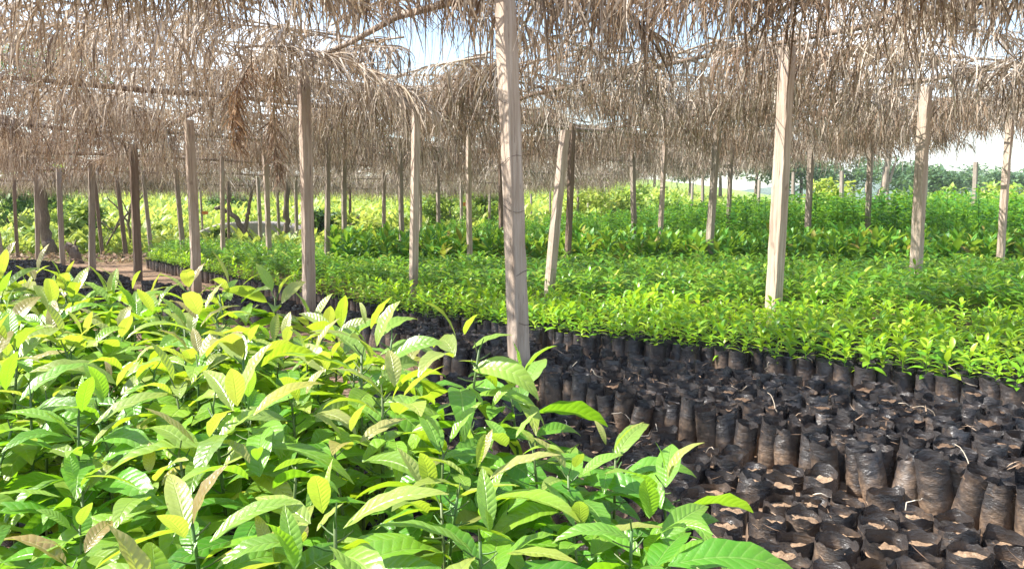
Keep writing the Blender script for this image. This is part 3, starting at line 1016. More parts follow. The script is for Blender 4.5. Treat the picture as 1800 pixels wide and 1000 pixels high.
# ------------------------------------------------------------------ standing black bags
BAG = [bag(0.0535, 0.195 + 0.010 * (k % 5), seed=500 + k, collar=0.018 + 0.012 * (k % 4)) for k in range(16)]
BAGM = [(a.mesh('plastic_film', M['film']), b.mesh('soil', M['soil_dark'])) for a, b in BAG]
BAG_LOW = [bag(0.0535, 0.215, 11, 9, 0.025, 540 + k, 1) for k in range(5)]
F0 = np.array((1.68, 2.88)) - U * 1.5
SP = 0.112
r = np.random.default_rng(21)
cand = []
BFRONT = [(3.2, 0.9), (2.6, 1.7), (1.68, 2.88), (0.33, 4.53), (-1.4, 6.9), (-2.6, 8.15), (-8.6, 10.0), (-16, 13.6)]
BBACK = [(-10.2, 16.6), (-5.2, 11.15), (-1.95, 8.2), (0.2, 5.95), (2.58, 4.1), (4.2, 2.85)]
for i in range(-20, 22):
    seen = 0
    for j in range(200):
        p = F0 + W_ * ((i + 0.5) * SP + r.normal(0, 0.012)) + U * ((j + 0.5 * (i % 2)) * SP + r.normal(0, 0.012))
        if not inside(BFRONT + BBACK, *p):
            continue
        vis = in_frame((*p, 0.2), 15)
        if vis:
            seen += 1
        if i == 0 and abs(p[0] - O1[0]) < 0.08 and abs(p[1] - O1[1]) < 0.13:
            continue
        if np.hypot(p[0] - O1[0], p[1] - O1[1]) < 0.13 or any(abs(p[0] / p[1] * q_[1] - q_[0]) < 0.15 and q_[1] - 1.1 - 0.12 * m_ * q_[1] < p[1] < q_[1] for m_, q_ in enumerate(post_xy[:4])):
            continue
        if r.random() < 0.025 and i > 0:
            continue
        cand.append((np.hypot(*p), p[0], p[1], i, seen, vis))
cand.sort(key=lambda c: c[0])
nb = 0
fi = []
for d, x, y, i, seen, vis in cand:
    rot, sc, tx, ty = r.uniform(0, 6.28), r.uniform(0.9, 1.07), r.normal(0, 0.075), r.normal(0, 0.075)
    if vis and nb < 296:
        v = int(r.integers(0, 16))
        o = empty('planting_bag', (x, y, 0), f'standing black bag without plant, {ordw(max(1, i + 1))} row of its block, {ordw(seen)} from the right', 'planting bag', 'black soil bags standing in a block')
        o.rotation_euler = (tx, ty, rot)
        o.scale = (sc, sc, sc * r.uniform(0.9, 1.06))
        link('plastic_film', BAGM[v][0], o)
        link('soil', BAGM[v][1], o)
        nb += 1
    elif d < 30 and (vis or in_frame((x, y, 0.2), 250)):
        fi.append((int(r.integers(0, 5)), x, y, 0, rot, sc, tx, ty))
V1 = scatter([b[0] for b in BAG_LOW], fi)
V2 = scatter([b[1] for b in BAG_LOW], fi)
fb = tag(link('bag_block', V1.mesh('bag_block', M['film'])), 'mass of black bags standing farther back along the block', 'planting bags', None, 'stuff')
link('soil', V2.mesh('soil', M['soil_dark']), fb)

# half buried bags in front of the block
SUNK = [bag(0.066, 0.20, 26, 17, 0.024 + 0.009 * (k % 3), 560 + k, 5, 0.9) for k in range(9)]
SUNKM = [(a.mesh('plastic_film', M['film']), b.mesh('soil', M['soil'])) for a, b in SUNK]
r = np.random.default_rng(23)
for i in range(1, 16):
    seen = 0
    for j in range(38):
        p = F0 - W_ * ((i - 0.15) * 0.143 + r.normal(0, 0.012)) + U * ((j + 0.5 * (i % 2)) * 0.141 - 0.2 + r.normal(0, 0.012))
        vis = in_frame((*p, 0.05), 60)
        if not vis:
            continue
        seen += 1
        if p[1] < 2.05 or p[0] < -0.9 or j > 34:
            continue
        if r.random() < 0.07 or (i == 1 and r.random() < 0.3):
            continue
        v = int(r.integers(0, 9))
        o = empty('buried_bag', (p[0], p[1], -0.115 + r.normal(0, 0.012)), f'half buried soil bag, {ordw(i)} row before the standing bags, {ordw(seen)} from the right', 'planting bag', 'half buried bags before the standing block')
        o.rotation_euler = (r.normal(0, 0.07), r.normal(0, 0.07), r.uniform(0, 6.28))
        s_ = r.uniform(0.92, 1.08)
        o.scale = (s_, s_, s_)
        link('plastic_film', SUNKM[v][0], o)
        link('soil', SUNKM[v][1], o)

# ------------------------------------------------------------------ foreground avocado plants
AV = [avocado(700 + k, 0.50 + 0.02 * (k % 4), 22 + (k % 4)) for k in range(12)]
AVM = [(a.mesh('stem', M['avocado_stem']), b.mesh('leaves', M['avocado_leaf']), b.mesh('leaves', M['avocado_leaf_green'])) for a, b in AV]
EDGE = [(0.42, 1.42), (0.40, 1.75), (0.18, 1.95), (-0.08, 2.14), (-0.36, 2.48), (-0.82, 3.0), (-1.65, 3.3), (-2.5, 3.6)]
AVPOLY = EDGE + [(-3.2, 3.6), (-2.6, 1.6), (-0.8, 0.55), (0.18, 0.72), (0.36, 1.0)]
r = np.random.default_rng(31)
rows = []
for i in range(-2, 26):
    for j in range(-4, 30):
        p = np.array((0.66, 1.5)) - W_ * (i * 0.178 + r.normal(0, 0.022)) + U * ((j + 0.5 * (i % 2)) * 0.178 + r.normal(0, 0.022))
        if not inside(AVPOLY, *p) or np.hypot(*p) < 0.86:
            continue
        if not in_frame((*p, 0.7), 160):
            continue
        rows.append((i, j, p))
cnt = {}
for i, j, p in sorted(rows, key=lambda c: (c[0], c[1])):
    cnt[i] = cnt.get(i, 0) + 1
    hy = 0.67 + 0.11 * (p[1] - 1.0)
    hy -= 0.13 * smooth(-0.3, 0.5, p[0])
    hy = min(hy, 0.92) + r.normal(0, 0.045)
    hb = 0.21
    v = int(r.integers(0, 12))
    hv = AV[v][0].get()[0][:, 2].max()
    sc = (hy - hb) / hv
    q = proj((p[0], p[1], hy))
    side = 'at the right end of the leafy bed' if q[0] > 900 else ('in the middle of the leafy bed' if q[0] > 450 else 'at the left of the leafy bed')
    o = empty('avocado_seedling', (p[0], p[1], 0), f'avocado seedling, {ordw(max(1, i + 3))} row from the buried bags, {ordw(cnt[i])} plant from the camera', 'seedling', 'tall avocado seedlings in the foreground bed', r.uniform(0, 6.28))
    st = link('stem', AVM[v][0], o)
    lv = link('leaves', AVM[v][2 if r.random() < (0.75 if p[0] > -0.2 else 0.3) else 1], o)  # greener leaves mostly at right: plant variety, partly lighting put into the colour
    for c in (st, lv):
        c.location = (0, 0, hb)
        k_ = max(0.86, min(1.15, sc * 0.5 + 0.5))
        c.scale = (k_, k_, sc)
        c.rotation_euler = (r.normal(0, 0.05), r.normal(0, 0.05), 0)
    b = link('grow_bag', BAGM[int(r.integers(0, 12))][0], o)
    b.scale = (1.1, 1.1, 1.0)
    s2 = link('soil', BAGM[0][1], o)
    s2.scale = (1.1, 1.1, 1.0)

# ------------------------------------------------------------------ beds of seedlings behind
def fill_bed(poly, sp, seed, jit):
    rr = np.random.default_rng(seed)
    out = []
    for i in range(-10, 130):
        seen = 0
        for j in range(-60, 200):
            p = np.array((4.0, 3.25)) + W_ * (i * sp + rr.normal(0, jit)) + U * ((j + 0.5 * (i % 2)) * sp + rr.normal(0, jit))
            if not inside(poly, *p):
                continue
            if not in_frame((*p, 0.4), 120) or rr.random() < 0.035:
                continue
            vis = in_frame((*p, 0.35), 0)
            seen += vis
            out.append((np.hypot(*p), p[0], p[1], i, seen, vis))
    i0 = min(o[3] for o in out)
    return sorted([(d, x, y, i - i0, s, v) for d, x, y, i, s, v in out], key=lambda c: c[0])


# lime green seedlings
LIME = [(4.9, 2.7), (2.85, 4.27), (0.45, 6.1), (-1.7, 8.4), (-5.0, 11.4), (-10.0, 16.6), (-7.6, 17.0), (-2.25, 9.5), (0.55, 8.0), (4.5, 6.6), (8, 5.6)]
LS = [seedling(900 + k, 0.16 + 0.012 * (k % 4), 11 + k % 4, 0.094, 0.36, 0.65) for k in range(10)]
LSM = [g.mesh('leaves', M['lime_leaf']) for g in LS]
SBAG = [bag(0.062, 0.24, 16, 13, 0.035, 600 + k, 1) for k in range(6)]
SBAGM = [a.mesh('grow_bag', M['film']) for a, b in SBAG]
r = np.random.default_rng(41)
fi, fbag = [], []
n_ind = 0
for d, x, y, i, seen, vis in fill_bed(LIME, 0.128, 42, 0.014):
    v = int(r.integers(0, 10))
    rot, sc = r.uniform(0, 6.28), r.uniform(0.58, 1.25) * (0.75 if i < 2 and r.random() < 0.6 else 1.0)
    if vis and n_ind < 296 and y > 3.9:
        o = empty('lime_seedling', (x, y, 0), f'small lime green seedling, {ordw(i + 1)} row back in its bed, {ordw(max(1, seen))} from the right', 'seedling', 'lime green seedlings behind the bag block', rot)
        a = link('leaves', LSM[v], o)
        a.location = (0, 0, 0.185)
        a.scale = (sc * 1.06,) * 3
        a.rotation_euler = (r.normal(0, 0.08), r.normal(0, 0.08), 0)
        link('grow_bag', SBAGM[v % 6], o)
        n_ind += 1
    else:
        fi.append((v, x, y, 0.185, rot, sc * 1.08, r.normal(0, 0.08), r.normal(0, 0.08)))
        if i < 16:
            fbag.append((v % 5, x, y, 0, rot, 0.9, 0, 0))
fb = tag(link('seedling_mass', scatter(LS, fi).mesh('seedling_mass', M['lime_leaf'])), 'mass of lime green seedlings farther back in their bed', 'seedlings', None, 'stuff')
link('grow_bags', scatter([b[0] for b in BAG_LOW], fbag).mesh('grow_bags', M['film']), fb)

# darker citrus-like seedlings
CIT = [(4.65, 6.95), (8.2, 6.0), (11, 9.5), (10, 12.5), (-2.6, 12.7), (-4.5, 17.8), (-8.6, 20.3), (-8.9, 18.8), (-7.3, 17.2), (-2.0, 9.85), (0.7, 8.3)]
CS = [seedling(930 + k, 0.27 + 0.02 * (k % 4), 16 + k % 4, 0.150, 0.31, 0.5, 4, 0.9) for k in range(8)]
CSM = [g.mesh('leaves', M['citrus_leaf']) for g in CS]
r = np.random.default_rng(43)
fi = []
n_ind = 0
for d, x, y, i, seen, vis in fill_bed(CIT, 0.165, 44, 0.03):
    v = int(r.integers(0, 8))
    rot, sc = r.uniform(0, 6.28), r.uniform(0.62, 1.22)
    if x > 3.4 and y < 9.5:
        sc *= 1.12
    if vis and n_ind < 290:
        o = tag(link('citrus_seedling', CSM[v]), f'dark green seedling behind lime ones, {ordw(i + 1)} row back, {ordw(max(1, seen))} from the right', 'seedling', 'dark green seedlings of the second bed')
        o.location = (x, y, 0.17)
        o.rotation_euler = (r.normal(0, 0.06), r.normal(0, 0.06), rot)
        o.scale = (sc,) * 3
        n_ind += 1
    else:
        fi.append((v, x, y, 0.17, rot, sc, r.normal(0, 0.06), r.normal(0, 0.06)))
tag(link('seedling_mass', scatter(CS, fi).mesh('seedling_mass', M['citrus_leaf'])), 'mass of dark green seedlings at the back of the second bed', 'seedlings', None, 'stuff')

# broad-leaved seedlings
BRD = [(-3.0, 13.0), (13, 12.8), (13, 15.6), (-3.6, 16.0)]
BS = [seedling(950 + k, 0.55 + 0.03 * (k % 4), 17 + k % 4, 0.28, 0.37, 0.75, 5, 0.55, 0.4) for k in range(7)]
BSM = [g.mesh('leaves', M['broad_leaf']) for g in BS]
r = np.random.default_rng(45)
fi = []
n_ind = 0
for d, x, y, i, seen, vis in fill_bed(BRD, 0.27, 46, 0.04):
    v = int(r.integers(0, 7))
    rot, sc = r.uniform(0, 6.28), r.uniform(0.8, 1.15)
    if vis and n_ind < 290:
        o = tag(link('broad_leaved_seedling', BSM[v]), f'upright broad-leaved seedling, {ordw(i + 1)} diagonal row of its bed, {ordw(max(1, seen))} from the right', 'seedling', 'broad-leaved seedlings of the third bed')
        o.location = (x, y, 0.12)
        o.rotation_euler = (r.normal(0, 0.06), r.normal(0, 0.06), rot)
        o.scale = (sc,) * 3
        n_ind += 1
    else:
        fi.append((v, x, y, 0.12, rot, sc, 0, 0))
if fi:
    tag(link('seedling_mass', scatter(BS, fi).mesh('seedling_mass', M['broad_leaf'])), 'mass of broad-leaved seedlings at the back of the third bed', 'seedlings', None, 'stuff')

# tall bushy plants in the farthest bed
FAR = [(-2.0, 17.0), (2, 16.6), (15, 16.4), (19, 22), (6, 24), (-2.2, 21)]
TS = [seedling(970 + k, 1.02 + 0.04 * (k % 4), 46, 0.15, 0.34, 0.35, 3, 0.9, 0.8) for k in range(6)]
TSM = [g.mesh('leaves', M['bushy_leaf']) for g in TS]
r = np.random.default_rng(47)
fi = []
n_ind = 0
for d, x, y, i, seen, vis in fill_bed(FAR, 0.30, 48, 0.06):
    v = int(r.integers(0, 6))
    rot = r.uniform(0, 6.28)
    sc = r.uniform(0.85, 1.15) * (0.78 + 0.5 * smooth(-2, 9, x))
    if vis and n_ind < 280:
        o = tag(link('bushy_seedling', TSM[v]), f'tall bushy green plant of the farthest bed, {ordw(i + 1)} diagonal row, {ordw(max(1, seen))} from the right', 'seedling', 'tall bushy plants of the farthest bed')
        o.location = (x, y, 0.1)
        o.rotation_euler = (r.normal(0, 0.06), r.normal(0, 0.06), rot)
        o.scale = (sc,) * 3
        n_ind += 1
    else:
        fi.append((v, x, y, 0.1, rot, sc, 0, 0))
if fi:
    tag(link('seedling_mass', scatter(TS, fi).mesh('seedling_mass', M['bushy_leaf'])), 'mass of bushy green plants at the back of the farthest bed', 'seedlings', None, 'stuff')

# ------------------------------------------------------------------ meadow, shrubs, trees
def tuft(seed, n=14, h=0.4, w=0.14):
    r = np.random.default_rng(seed)
    g = G()
    for k in range(n):
        L = h * r.uniform(0.35, 0.8)
        b = r.normal(0, 0.10, 2) * h * 2
        V, Q, uv = leaf(L, L * r.uniform(0.25, 0.5), 3, 1, 0.3, r.uniform(0.3, 1.2), r.uniform(0.2, 1.3), r.uniform(0, 6.28), (b[0], b[1], r.uniform(0, 0.6) * h))
        g.add(V, Q, None, uv)
    return g


TU = [tuft(1000 + k, 14) for k in range(7)]
r = np.random.default_rng(51)
fi = []
for k in range(9500):
    y = 18.5 + 62 * r.random() ** 1.7
    x = r.uniform(-0.74 * y - 1, 0.74 * y + 1)
    if inside(CIT, x, y) or inside(FAR, x, y) or inside(BRD, x, y):
        continue
    if x < -8 and y < 20.8:
        continue
    fi.append((int(r.integers(0, 7)), x, y, ter(x, y) - 0.03, r.uniform(0, 6.28), r.uniform(0.7, 1.5) * (1 + 0.012 * y), r.normal(0, 0.1), r.normal(0, 0.1)))
tag(link('weeds', scatter(TU, fi).mesh('weeds', M['weed_leaf'])), 'bright yellow-green weeds covering the meadow behind the beds', 'weeds', None, 'stuff')


def crown(seed, rx, ry, rz, n, ls, lobes=7, lw=0.45):
    r = np.random.default_rng(seed)
    g = G()
    C = r.normal(0, 1, (lobes, 3))
    C /= np.linalg.norm(C, axis=1)[:, None]
    C *= r.uniform(0.3, 0.75, lobes)[:, None]
    S = r.uniform(0.3, 0.5, lobes)
    for k in range(n):
        j = r.integers(0, lobes)
        d = r.normal(0, 1, 3)
        d /= np.linalg.norm(d)
        p = C[j] + d * S[j] * r.uniform(0.55, 1.05)
        L = ls * r.uniform(0.6, 1.35)
        V, Q, uv = leaf(L, L * lw, 2, 1, 0.3, r.uniform(0.2, 1.0), r.normal(0.1, 0.5), r.uniform(0, 6.28), p * np.array((rx, ry, rz)), r.normal(0, 0.4))
        g.add(V, Q, None, uv)
    return g


def branch(r, p, d, L, rad, depth, g, tips):
    n = 5
    P = [p]
    for k in range(n - 1):
        d = d + r.normal(0, 0.14, 3)
        d = d / np.linalg.norm(d)
        P.append(P[-1] + d * L / (n - 1))
    g.add(*tube(np.array(P), np.linspace(rad, rad * 0.62, n), 7 if depth > 1 else 5))
    tips.append(P[-1])
    if depth > 0:
        for k in range(2 + (r.random() < 0.5)):
            dd = d + r.normal(0, 0.55, 3)
            dd[2] += 0.15
            dd /= np.linalg.norm(dd)
            branch(r, P[-1], dd, L * r.uniform(0.55, 0.8), rad * 0.6, depth - 1, g, tips)


def tree(name, px, Y, seed, th, tr, crad, lab, cat, group, bark='bark', leafm='shrub_leaf', n=1400, ls=0.25, d0=(0, 0, 1), lobes=8, flat=0.75, depth=2):
    p = at(px, Y, 1.0)
    z = ter(p[0], p[1])
    o = empty(name, (p[0], p[1], z - 0.05), lab, cat, group)
    r = np.random.default_rng(seed)
    g = G()
    tips = []
    d = np.array(d0, float)
    branch(r, np.zeros(3), d / np.linalg.norm(d), th, tr, depth, g, tips)
    link('trunk', g.mesh('trunk', M[bark]), o)
    if n:
        c = crown(seed, crad, crad, crad * flat, n, ls, lobes)
        ce = np.mean(tips[1:] or tips, axis=0)
        me = c.mesh('crown', M[leafm])
        k = link('crown', me, o)
        k.location = ce
    return o


def shrub(px, Y, seed, h, w, lab, leafm='shrub_leaf', n=900, ls=0.2, group='shrubs on the meadow'):
    p = at(px, Y, 1.0)
    z = ter(p[0], p[1])
    o = empty('shrub', (p[0], p[1], z - 0.03), lab, 'shrub', group)
    r = np.random.default_rng(seed)
    g = G()
    for k in range(6):
        d = np.array([r.normal(0, 0.4), r.normal(0, 0.4), 1.0])
        P = np.array([d * t * h * 0.62 + (0, 0, 0) for t in np.linspace(0, 1, 4)])
        g.add(*tube(P, np.linspace(0.02, 0.008, 4), 5))
    link('stems', g.mesh('stems', M['bark']), o)
    c = crown(seed, w / 2, w / 2, h / 2, n, ls, 9)
    k = link('crown', c.mesh('crown', M[leafm]), o)
    k.location = (0, 0, h * 0.52)


# trees standing behind the beds on the left
def bare(name, px, Y, seed, paths, lab, cat, bark='bark', crown_at=None, group=None):
    p = at(px, Y, 0.5)
    z = ter(p[0], p[1])
    o = empty(name, (p[0], p[1], z - 0.05), lab, cat, group)
    r = np.random.default_rng(seed)
    g = G()
    for P, r0, r1 in paths:
        P = np.array(P, float)
        tt = np.linspace(0, 1, len(P))
        t2 = np.linspace(0, 1, len(P) * 4)
        PP = np.stack([np.interp(t2, tt, P[:, c]) for c in range(3)], -1)
        PP[1:-1] += r.normal(0, r0 * 0.18, (len(PP) - 2, 3))
        g.add(*tube(PP, np.interp(t2, [0, 1], [r0, r1]) * r.uniform(0.9, 1.12, len(PP)), 8))
    link('trunk', g.mesh('trunk', M[bark]), o)
    if crown_at:
        for q, (cx, cy_, cz, rad, n) in enumerate(crown_at):
            k = link('crown', crown(seed + q, rad, rad, rad * 0.8, n, 0.22).mesh('crown', M['shrub_leaf']), o)
            k.location = (cx, cy_, cz)


bare('palm_tree', 84, 20.8, 61, [([(0.08, 0, 0), (0.02, 0, 0.25), (-0.03, 0, 0.7), (-0.12, 0, 1.8), (-0.2, 0, 3.4), (-0.2, 0, 5.2)], 0.165, 0.10)],
     'thick mottled palm trunk behind the posts at left', 'tree')
pt = at(84, 20.8, 0.5)
palm = bpy.data.objects['palm_tree']
pc = G()
for k in range(14):
    ra, lf = frond(1200 + k, L=2.2, n=40, ll=0.55, grav=0.15, seg=4, wid=0.03, hang=0.5)
    for gg in (ra, lf):
        a = k * 2.4
        pc.addG(gg, lambda V, a=a: np.stack([V[:, 0] * cos(a) - V[:, 1] * sin(a), V[:, 0] * sin(a) + V[:, 1] * cos(a), V[:, 2] + 0.3 * (k % 3)], -1))
k_ = link('crown', pc.mesh('crown', M['shrub_leaf']), palm)
k_.location = (-0.2, 0, 5.2)
bare('bare_tree', 196, 22.0, 62, [([(0, 0, 0), (-0.15, 0, 0.35), (0.1, 0, 0.75), (0.25, 0, 1.1)], 0.035, 0.02), ([(0.05, 0, 0.75), (-0.25, 0, 1.0), (-0.4, 0.1, 1.02)], 0.02, 0.008),
                                  ([(0.12, 0, 0.8), (0.5, 0, 1.25), (0.75, 0, 1.5), (1.1, 0, 1.95)], 0.03, 0.012), ([(0.5, 0, 1.25), (0.35, 0, 1.6), (0.1, 0, 1.75)], 0.018, 0.006)],
     'thin bare forked branches between two dark posts at left', 'tree', crown_at=[(0.4, 0.4, 2.6, 0.8, 160)])
bare('bare_tree', 262, 23.0, 63, [([(-0.55, 0, 0), (-0.6, 0, 0.9), (-0.5, 0, 1.5), (-0.1, 0, 2.0)], 0.05, 0.03), ([(-0.58, 0, 0.9), (-0.9, 0, 1.4), (-1.2, 0, 1.7)], 0.03, 0.015)],
     'small dark forked tree behind the dark cracked post', 'tree', crown_at=[(-0.4, 0.3, 2.7, 0.8, 160)])
bare('crooked_tree', 449, 22.5, 64, [([(0.05, 0, 0), (-0.12, 0, 0.35), (-0.32, 0, 0.75), (-0.62, 0, 1.15), (-0.95, 0, 1.38), (-1.15, 0, 1.4)], 0.10, 0.05),
                                     ([(-0.30, 0, 0.72), (-0.22, 0, 1.1), (-0.15, 0, 1.5), (0.0, 0, 2.2)], 0.065, 0.04), ([(-0.62, 0, 1.15), (-0.72, 0, 1.35), (-0.7, 0, 2.0)], 0.05, 0.03)],
     'dark crooked tree leaning left before the concrete slab', 'tree', crown_at=[(-0.5, 0.3, 3.0, 0.8, 160)])
bare('dark_tree', 503, 23.5, 65, [([(-0.05, 0, 0), (0, 0, 0.5), (0.05, 0, 1.1), (0.05, 0, 2.6)], 0.13, 0.07)],
     'dark upright trunk right of the concrete slab', 'tree', crown_at=[(0, 0.3, 3.3, 0.8, 160)])
bare('fallen_branch', 592, 21.5, 66, [([(-0.4, 0, 0.1), (0.0, 0, 0.45), (0.3, 0, 0.85), (0.7, 0, 1.2)], 0.07, 0.03), ([(-0.2, 0, 0.3), (0.1, 0.2, 0.3), (0.5, 0.3, 0.2)], 0.05, 0.02)],
     'grey dead branch leaning in the green scrub right of the rusty frond post', 'branch')
bare('forked_tree', 1538, 25.0, 67, [([(0.02, 0, 0), (0.0, 0, 1.0), (0.05, 0, 1.6), (0.2, 0, 2.0), (0.3, 0, 2.6), (0.4, 0, 4.0)], 0.15, 0.09), ([(-0.3, 0, 0), (-0.3, 0, 1.6), (-0.22, 0, 2.4), (-0.2, 0, 4.0)], 0.10, 0.06),
                                     ([(0.2, 0, 2.0), (0.4, 0, 2.25), (0.55, 0, 2.8)], 0.06, 0.04)],
     'pale two-stemmed tree before the distant woods at right', 'tree', 'bark_pale', crown_at=[(0.1, 0.2, 4.4, 1.4, 1200)])
bare('tree_stump', 129, 18.6, 68, [([(0.05, 0, 0), (0.0, 0, 0.25), (-0.07, 0, 0.5)], 0.13, 0.11), ([(0.02, 0, 0.4), (0.06, 0, 0.62)], 0.03, 0.012)], 'dark broken stump at the end of the black bags', 'stump')

# concrete slab with a rounded top
cs = at(452, 26.5, 0.4)
A = np.linspace(-1, 1, 25)
top = 0.62 + 0.24 * (1 - np.abs(A) ** 2.2) - 0.12 * (A < -0.6) * (-A - 0.6) * 2.5
V = []
for k, a in enumerate(A):
    for y_, z_ in ((-0.9, 0), (-0.85, top[k] - 0.05), (-0.8, top[k]), (0.8, top[k]), (0.85, 0)):
        V.append((a * 1.75, y_, z_))
i = np.arange(25 * 5).reshape(25, 5)
Q = np.stack([i[:-1, :-1], i[1:, :-1], i[1:, 1:], i[:-1, 1:]], -1).reshape(-1, 4)
T = [[i[0, 0], i[0, 1], i[0, 2]], [i[0, 0], i[0, 2], i[0, 3]], [i[0, 0], i[0, 3], i[0, 4]], [i[-1, 0], i[-1, 2], i[-1, 1]], [i[-1, 0], i[-1, 3], i[-1, 2]], [i[-1, 0], i[-1, 4], i[-1, 3]]]
o = link('concrete_tank', G().add(np.array(V), Q, T).mesh('concrete_tank', M['concrete'], False))
o.location = (cs[0], cs[1], ter(cs[0], cs[1]) - 0.1)
tag(o, 'low pale concrete tank with rounded top behind the crooked tree', 'tank')

# litter at the end of the bag block
r = np.random.default_rng(71)
g = G()
for k in range(900):
    x, y = at(r.uniform(20, 260), r.uniform(18.2, 20.6), 0.1)[:2]
    L = r.uniform(0.08, 0.25)
    V, Q, uv = leaf(L, L * r.uniform(0.15, 0.5), 2, 1, 0.4, r.uniform(0.2, 1.5), r.uniform(-0.2, 0.9), r.uniform(0, 6.28), (x, y, r.uniform(0.0, 0.16)))
    g.add(V, Q, None, uv)
tag(link('leaf_litter', g.mesh('leaf_litter', M['brown_leaflet'])), 'brown dry litter heaped round the thick mottled trunk', 'litter', None, 'stuff')

# shrubs
SH = [
    (20, 30, 2.6, 3.4, 'large grey-green shrub at the left edge behind the posts', 'shrub_leaf'),
    (50, 24, 0.6, 0.7, 'small bright bush left of the thick mottled trunk', 'pale_shrub_leaf'),
    (140, 25, 1.5, 1.8, 'green shrub right of the thick mottled trunk', 'pale_shrub_leaf'),
    (100, 33, 2.6, 3.0, 'green shrub up the slope behind the thick mottled trunk', 'pale_shrub_leaf'),
    (400, 40, 1.5, 2.6, 'dark shrub up the slope above the crooked tree', 'shrub_leaf'),
    (385, 22.5, 0.75, 0.7, 'little pointed green bush left of the concrete tank', 'pale_shrub_leaf'),
    (560, 25, 1.3, 1.2, 'dark leafy shrub just right of the rusty frond post', 'shrub_leaf'),
    (650, 20.5, 1.05, 2.0, 'yellow-green scrub bush between two grey posts', 'weedy'),
    (625, 22.5, 1.2, 1.6, 'pale yellow scrub bush behind the thin dark post', 'weedy'),
    (760, 30, 1.6, 3.5, 'pale green bush behind the left end of broad-leaved bed', 'pale_shrub_leaf'),
    (850, 31, 1.7, 3.0, 'pale green bush behind the nearest post', 'pale_shrub_leaf'),
    (1060, 29, 2.0, 3.6, 'bright green bush right of the rough dark pole', 'weedy'),
    (1140, 30, 2.2, 3.0, 'bright green bush behind the pair of posts', 'pale_shrub_leaf'),
    (1300, 27, 1.8, 3.0, 'green bush behind the thin posts left of thick weathered post', 'pale_shrub_leaf'),
    (1450, 27, 2.5, 2.2, 'tall bright cassava bush left of the forked pale tree', 'weedy'),
    (1585, 26, 1.9, 2.4, 'pale olive shrub right of the forked pale tree', 'pale_shrub_leaf'),
    (1660, 28, 2.3, 2.6, 'green leafy shrub right of the thick pale brown post', 'pale_shrub_leaf'),
    (1740, 27, 2.3, 2.6, 'bright cassava bush left of the rightmost post', 'weedy'),
    (1800, 24, 2.6, 2.4, 'tall yellow-green bush at the right edge', 'weedy'),
]
for k, (px, Y, h, w, lab, lm) in enumerate(SH):
    shrub(px, Y, 1300 + k, h, w, lab, 'weed_leaf' if lm == 'weedy' else lm, 1100, 0.17 + 0.004 * Y)

# distant trees
DT = [(1210, 62, 6.5), (1265, 70, 8), (1330, 58, 6.5), (1385, 80, 9), (1405, 60, 7), (1440, 95, 9), (1500, 85, 9), (1560, 70, 6.5), (1600, 100, 9.5), (1640, 62, 6.0), (1655, 90, 8), (1690, 110, 9), (1725, 75, 5.5), (1745, 95, 7.5),
      (1780, 70, 6), (1820, 85, 8), (1000, 75, 7), (1090, 80, 7.5), (1150, 90, 8), (40, 55, 6), (-20, 50, 7), (110, 60, 6)]
CR = [crown(1400 + k, 1, 1, 0.7, 1500, 0.16, 10) for k in range(5)]
CRM = [c.mesh('crown', M['forest_leaf']) for c in CR]
NOTE = ['left of', 'right of', 'above', 'beyond', 'behind']
for k, (px, Y, h) in enumerate(DT):
    h = (0.74 + 0.2 * ((k * 7) % 5) / 4) * h
    p = at(px, Y, 1.0)
    z = ter(p[0], p[1])
    lab = f'dark blue-green tree of the far woods, {ordw(sorted(d[0] for d in DT).index(px) + 1)} from the left'
    o = empty('forest_tree', (p[0], p[1], z - 0.1), lab, 'tree', 'trees of the far woods', k * 1.3)
    g = G()
    g.add(*tube(np.array([(0, 0, 0), (0.1, 0, h * 0.3), (0, 0.1, h * 0.65)]), [h * 0.03, h * 0.022, h * 0.012], 7))
    link('trunk', g.mesh('trunk', M['bark']), o)
    c = link('crown', CRM[k % 5], o)
    c.location = (0, 0, h * 0.66)
    s_ = h * 0.52
    c.scale = (s_ * 1.1, s_ * 1.1, s_ * 0.8)

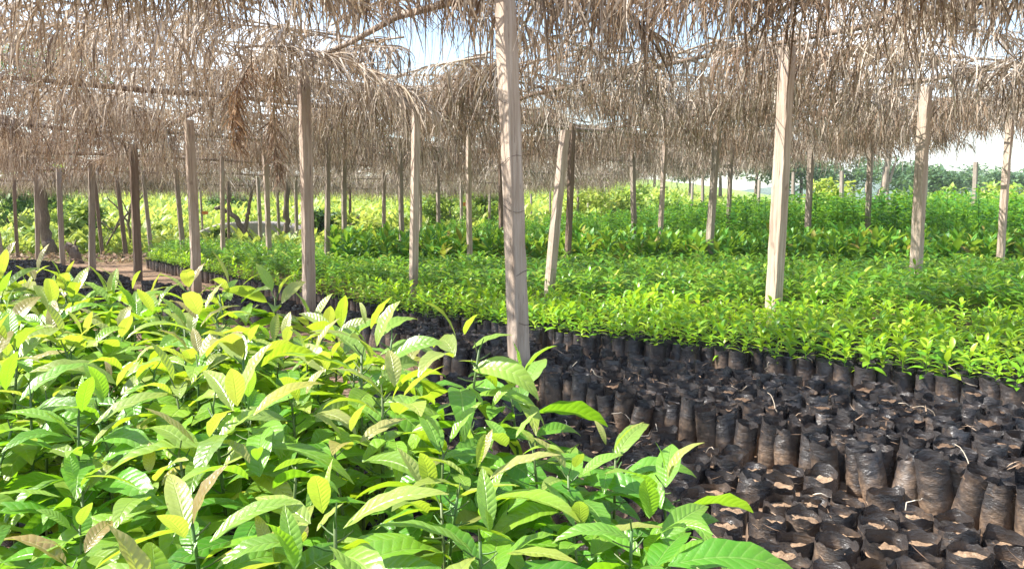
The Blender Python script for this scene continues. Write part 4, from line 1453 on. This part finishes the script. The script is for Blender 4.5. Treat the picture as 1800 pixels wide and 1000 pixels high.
# ------------------------------------------------------------------ fallen straws on the bags
r = np.random.default_rng(81)
STR = []
for k in range(6):
    g = G()
    L = r.uniform(0.06, 0.2)
    P = np.array([(r.normal(0, 0.012), t * L, 0.03 * sin(t * 3 + k)) for t in np.linspace(0, 1, 6)])
    g.add(*tube(P, np.linspace(0.0028, 0.0016, 6), 4))
    STR.append(g.mesh('dry_straw', M['straw']))
sn = 0
for k in range(46):
    if k < 24:
        p = F0 + W_ * r.uniform(0.05, 1.85) + U * r.uniform(0.2, 6.5)
        z, where = 0.212, 'lying on the black bags'
    else:
        p = F0 - W_ * r.uniform(0.1, 1.2) + U * r.uniform(0.2, 3.5)
        z, where = 0.075, 'lying on the half buried bags'
    q = proj((*p, z))
    if q is None or not (0 < q[0] < 1800 and q[1] < 1000) or p[1] < 2.2:
        continue
    o = tag(link('dry_straw', STR[k % 6]), f'pale dry straw {where}', 'straw', 'dry straws ' + where)
    o.location = (*p, z + 0.01)
    o.rotation_euler = (r.normal(0, 0.25), r.normal(0, 0.2), r.uniform(0, 6.28))

# crumbs of thatch fallen between and on the bags
r = np.random.default_rng(83)
g = G()
for k in range(800):
    blk = k < 480
    p = F0 + W_ * (r.uniform(0.0, 1.6) if blk else -r.uniform(0.0, 1.6)) + U * r.uniform(0.0, 7.0 if blk else 4.5)
    if blk and not inside(BFRONT + BBACK, *p):
        continue
    if p[1] < 1.9:
        continue
    L = r.uniform(0.02, 0.11)
    V, Q, uv = leaf(L, r.uniform(0.003, 0.009), 3, 1, 0.5, r.normal(0.2, 0.5), r.normal(0.1, 0.25), r.uniform(0, 6.28), (p[0], p[1], r.uniform(0.19, 0.225) if blk else r.uniform(0.04, 0.09)))
    g.add(V, Q, None, uv)
tag(link('leaf_litter', g.mesh('leaf_litter', M['brown_leaflet'])), 'crumbs of dry thatch fallen on and between the black bags', 'litter', None, 'stuff')

# ------------------------------------------------------------------ the air
hz = bpy.data.materials.new('haze')
hz.use_nodes = True
ht = hz.node_tree
ht.nodes.clear()
ho = ht.nodes.new('ShaderNodeOutputMaterial')
hv = ht.nodes.new('ShaderNodeVolumePrincipled')
hv.inputs['Color'].default_value = (0.86, 0.92, 1.0, 1)
hv.inputs['Density'].default_value = 0.0006
ht.links.new(hv.outputs[0], ho.inputs['Volume'])
g = G()
bx = np.array([(x, y, z) for x in (-640, 640) for y in (-60, 760) for z in (-3.5, 28)], float)
g.add(bx, [[0, 1, 3, 2], [4, 6, 7, 5], [0, 4, 5, 1], [2, 3, 7, 6], [0, 2, 6, 4], [1, 5, 7, 3]])
tag(link('haze', g.mesh('haze', hz, False)), 'thin pale haze in the humid air over the far woods', 'haze', None, 'stuff')
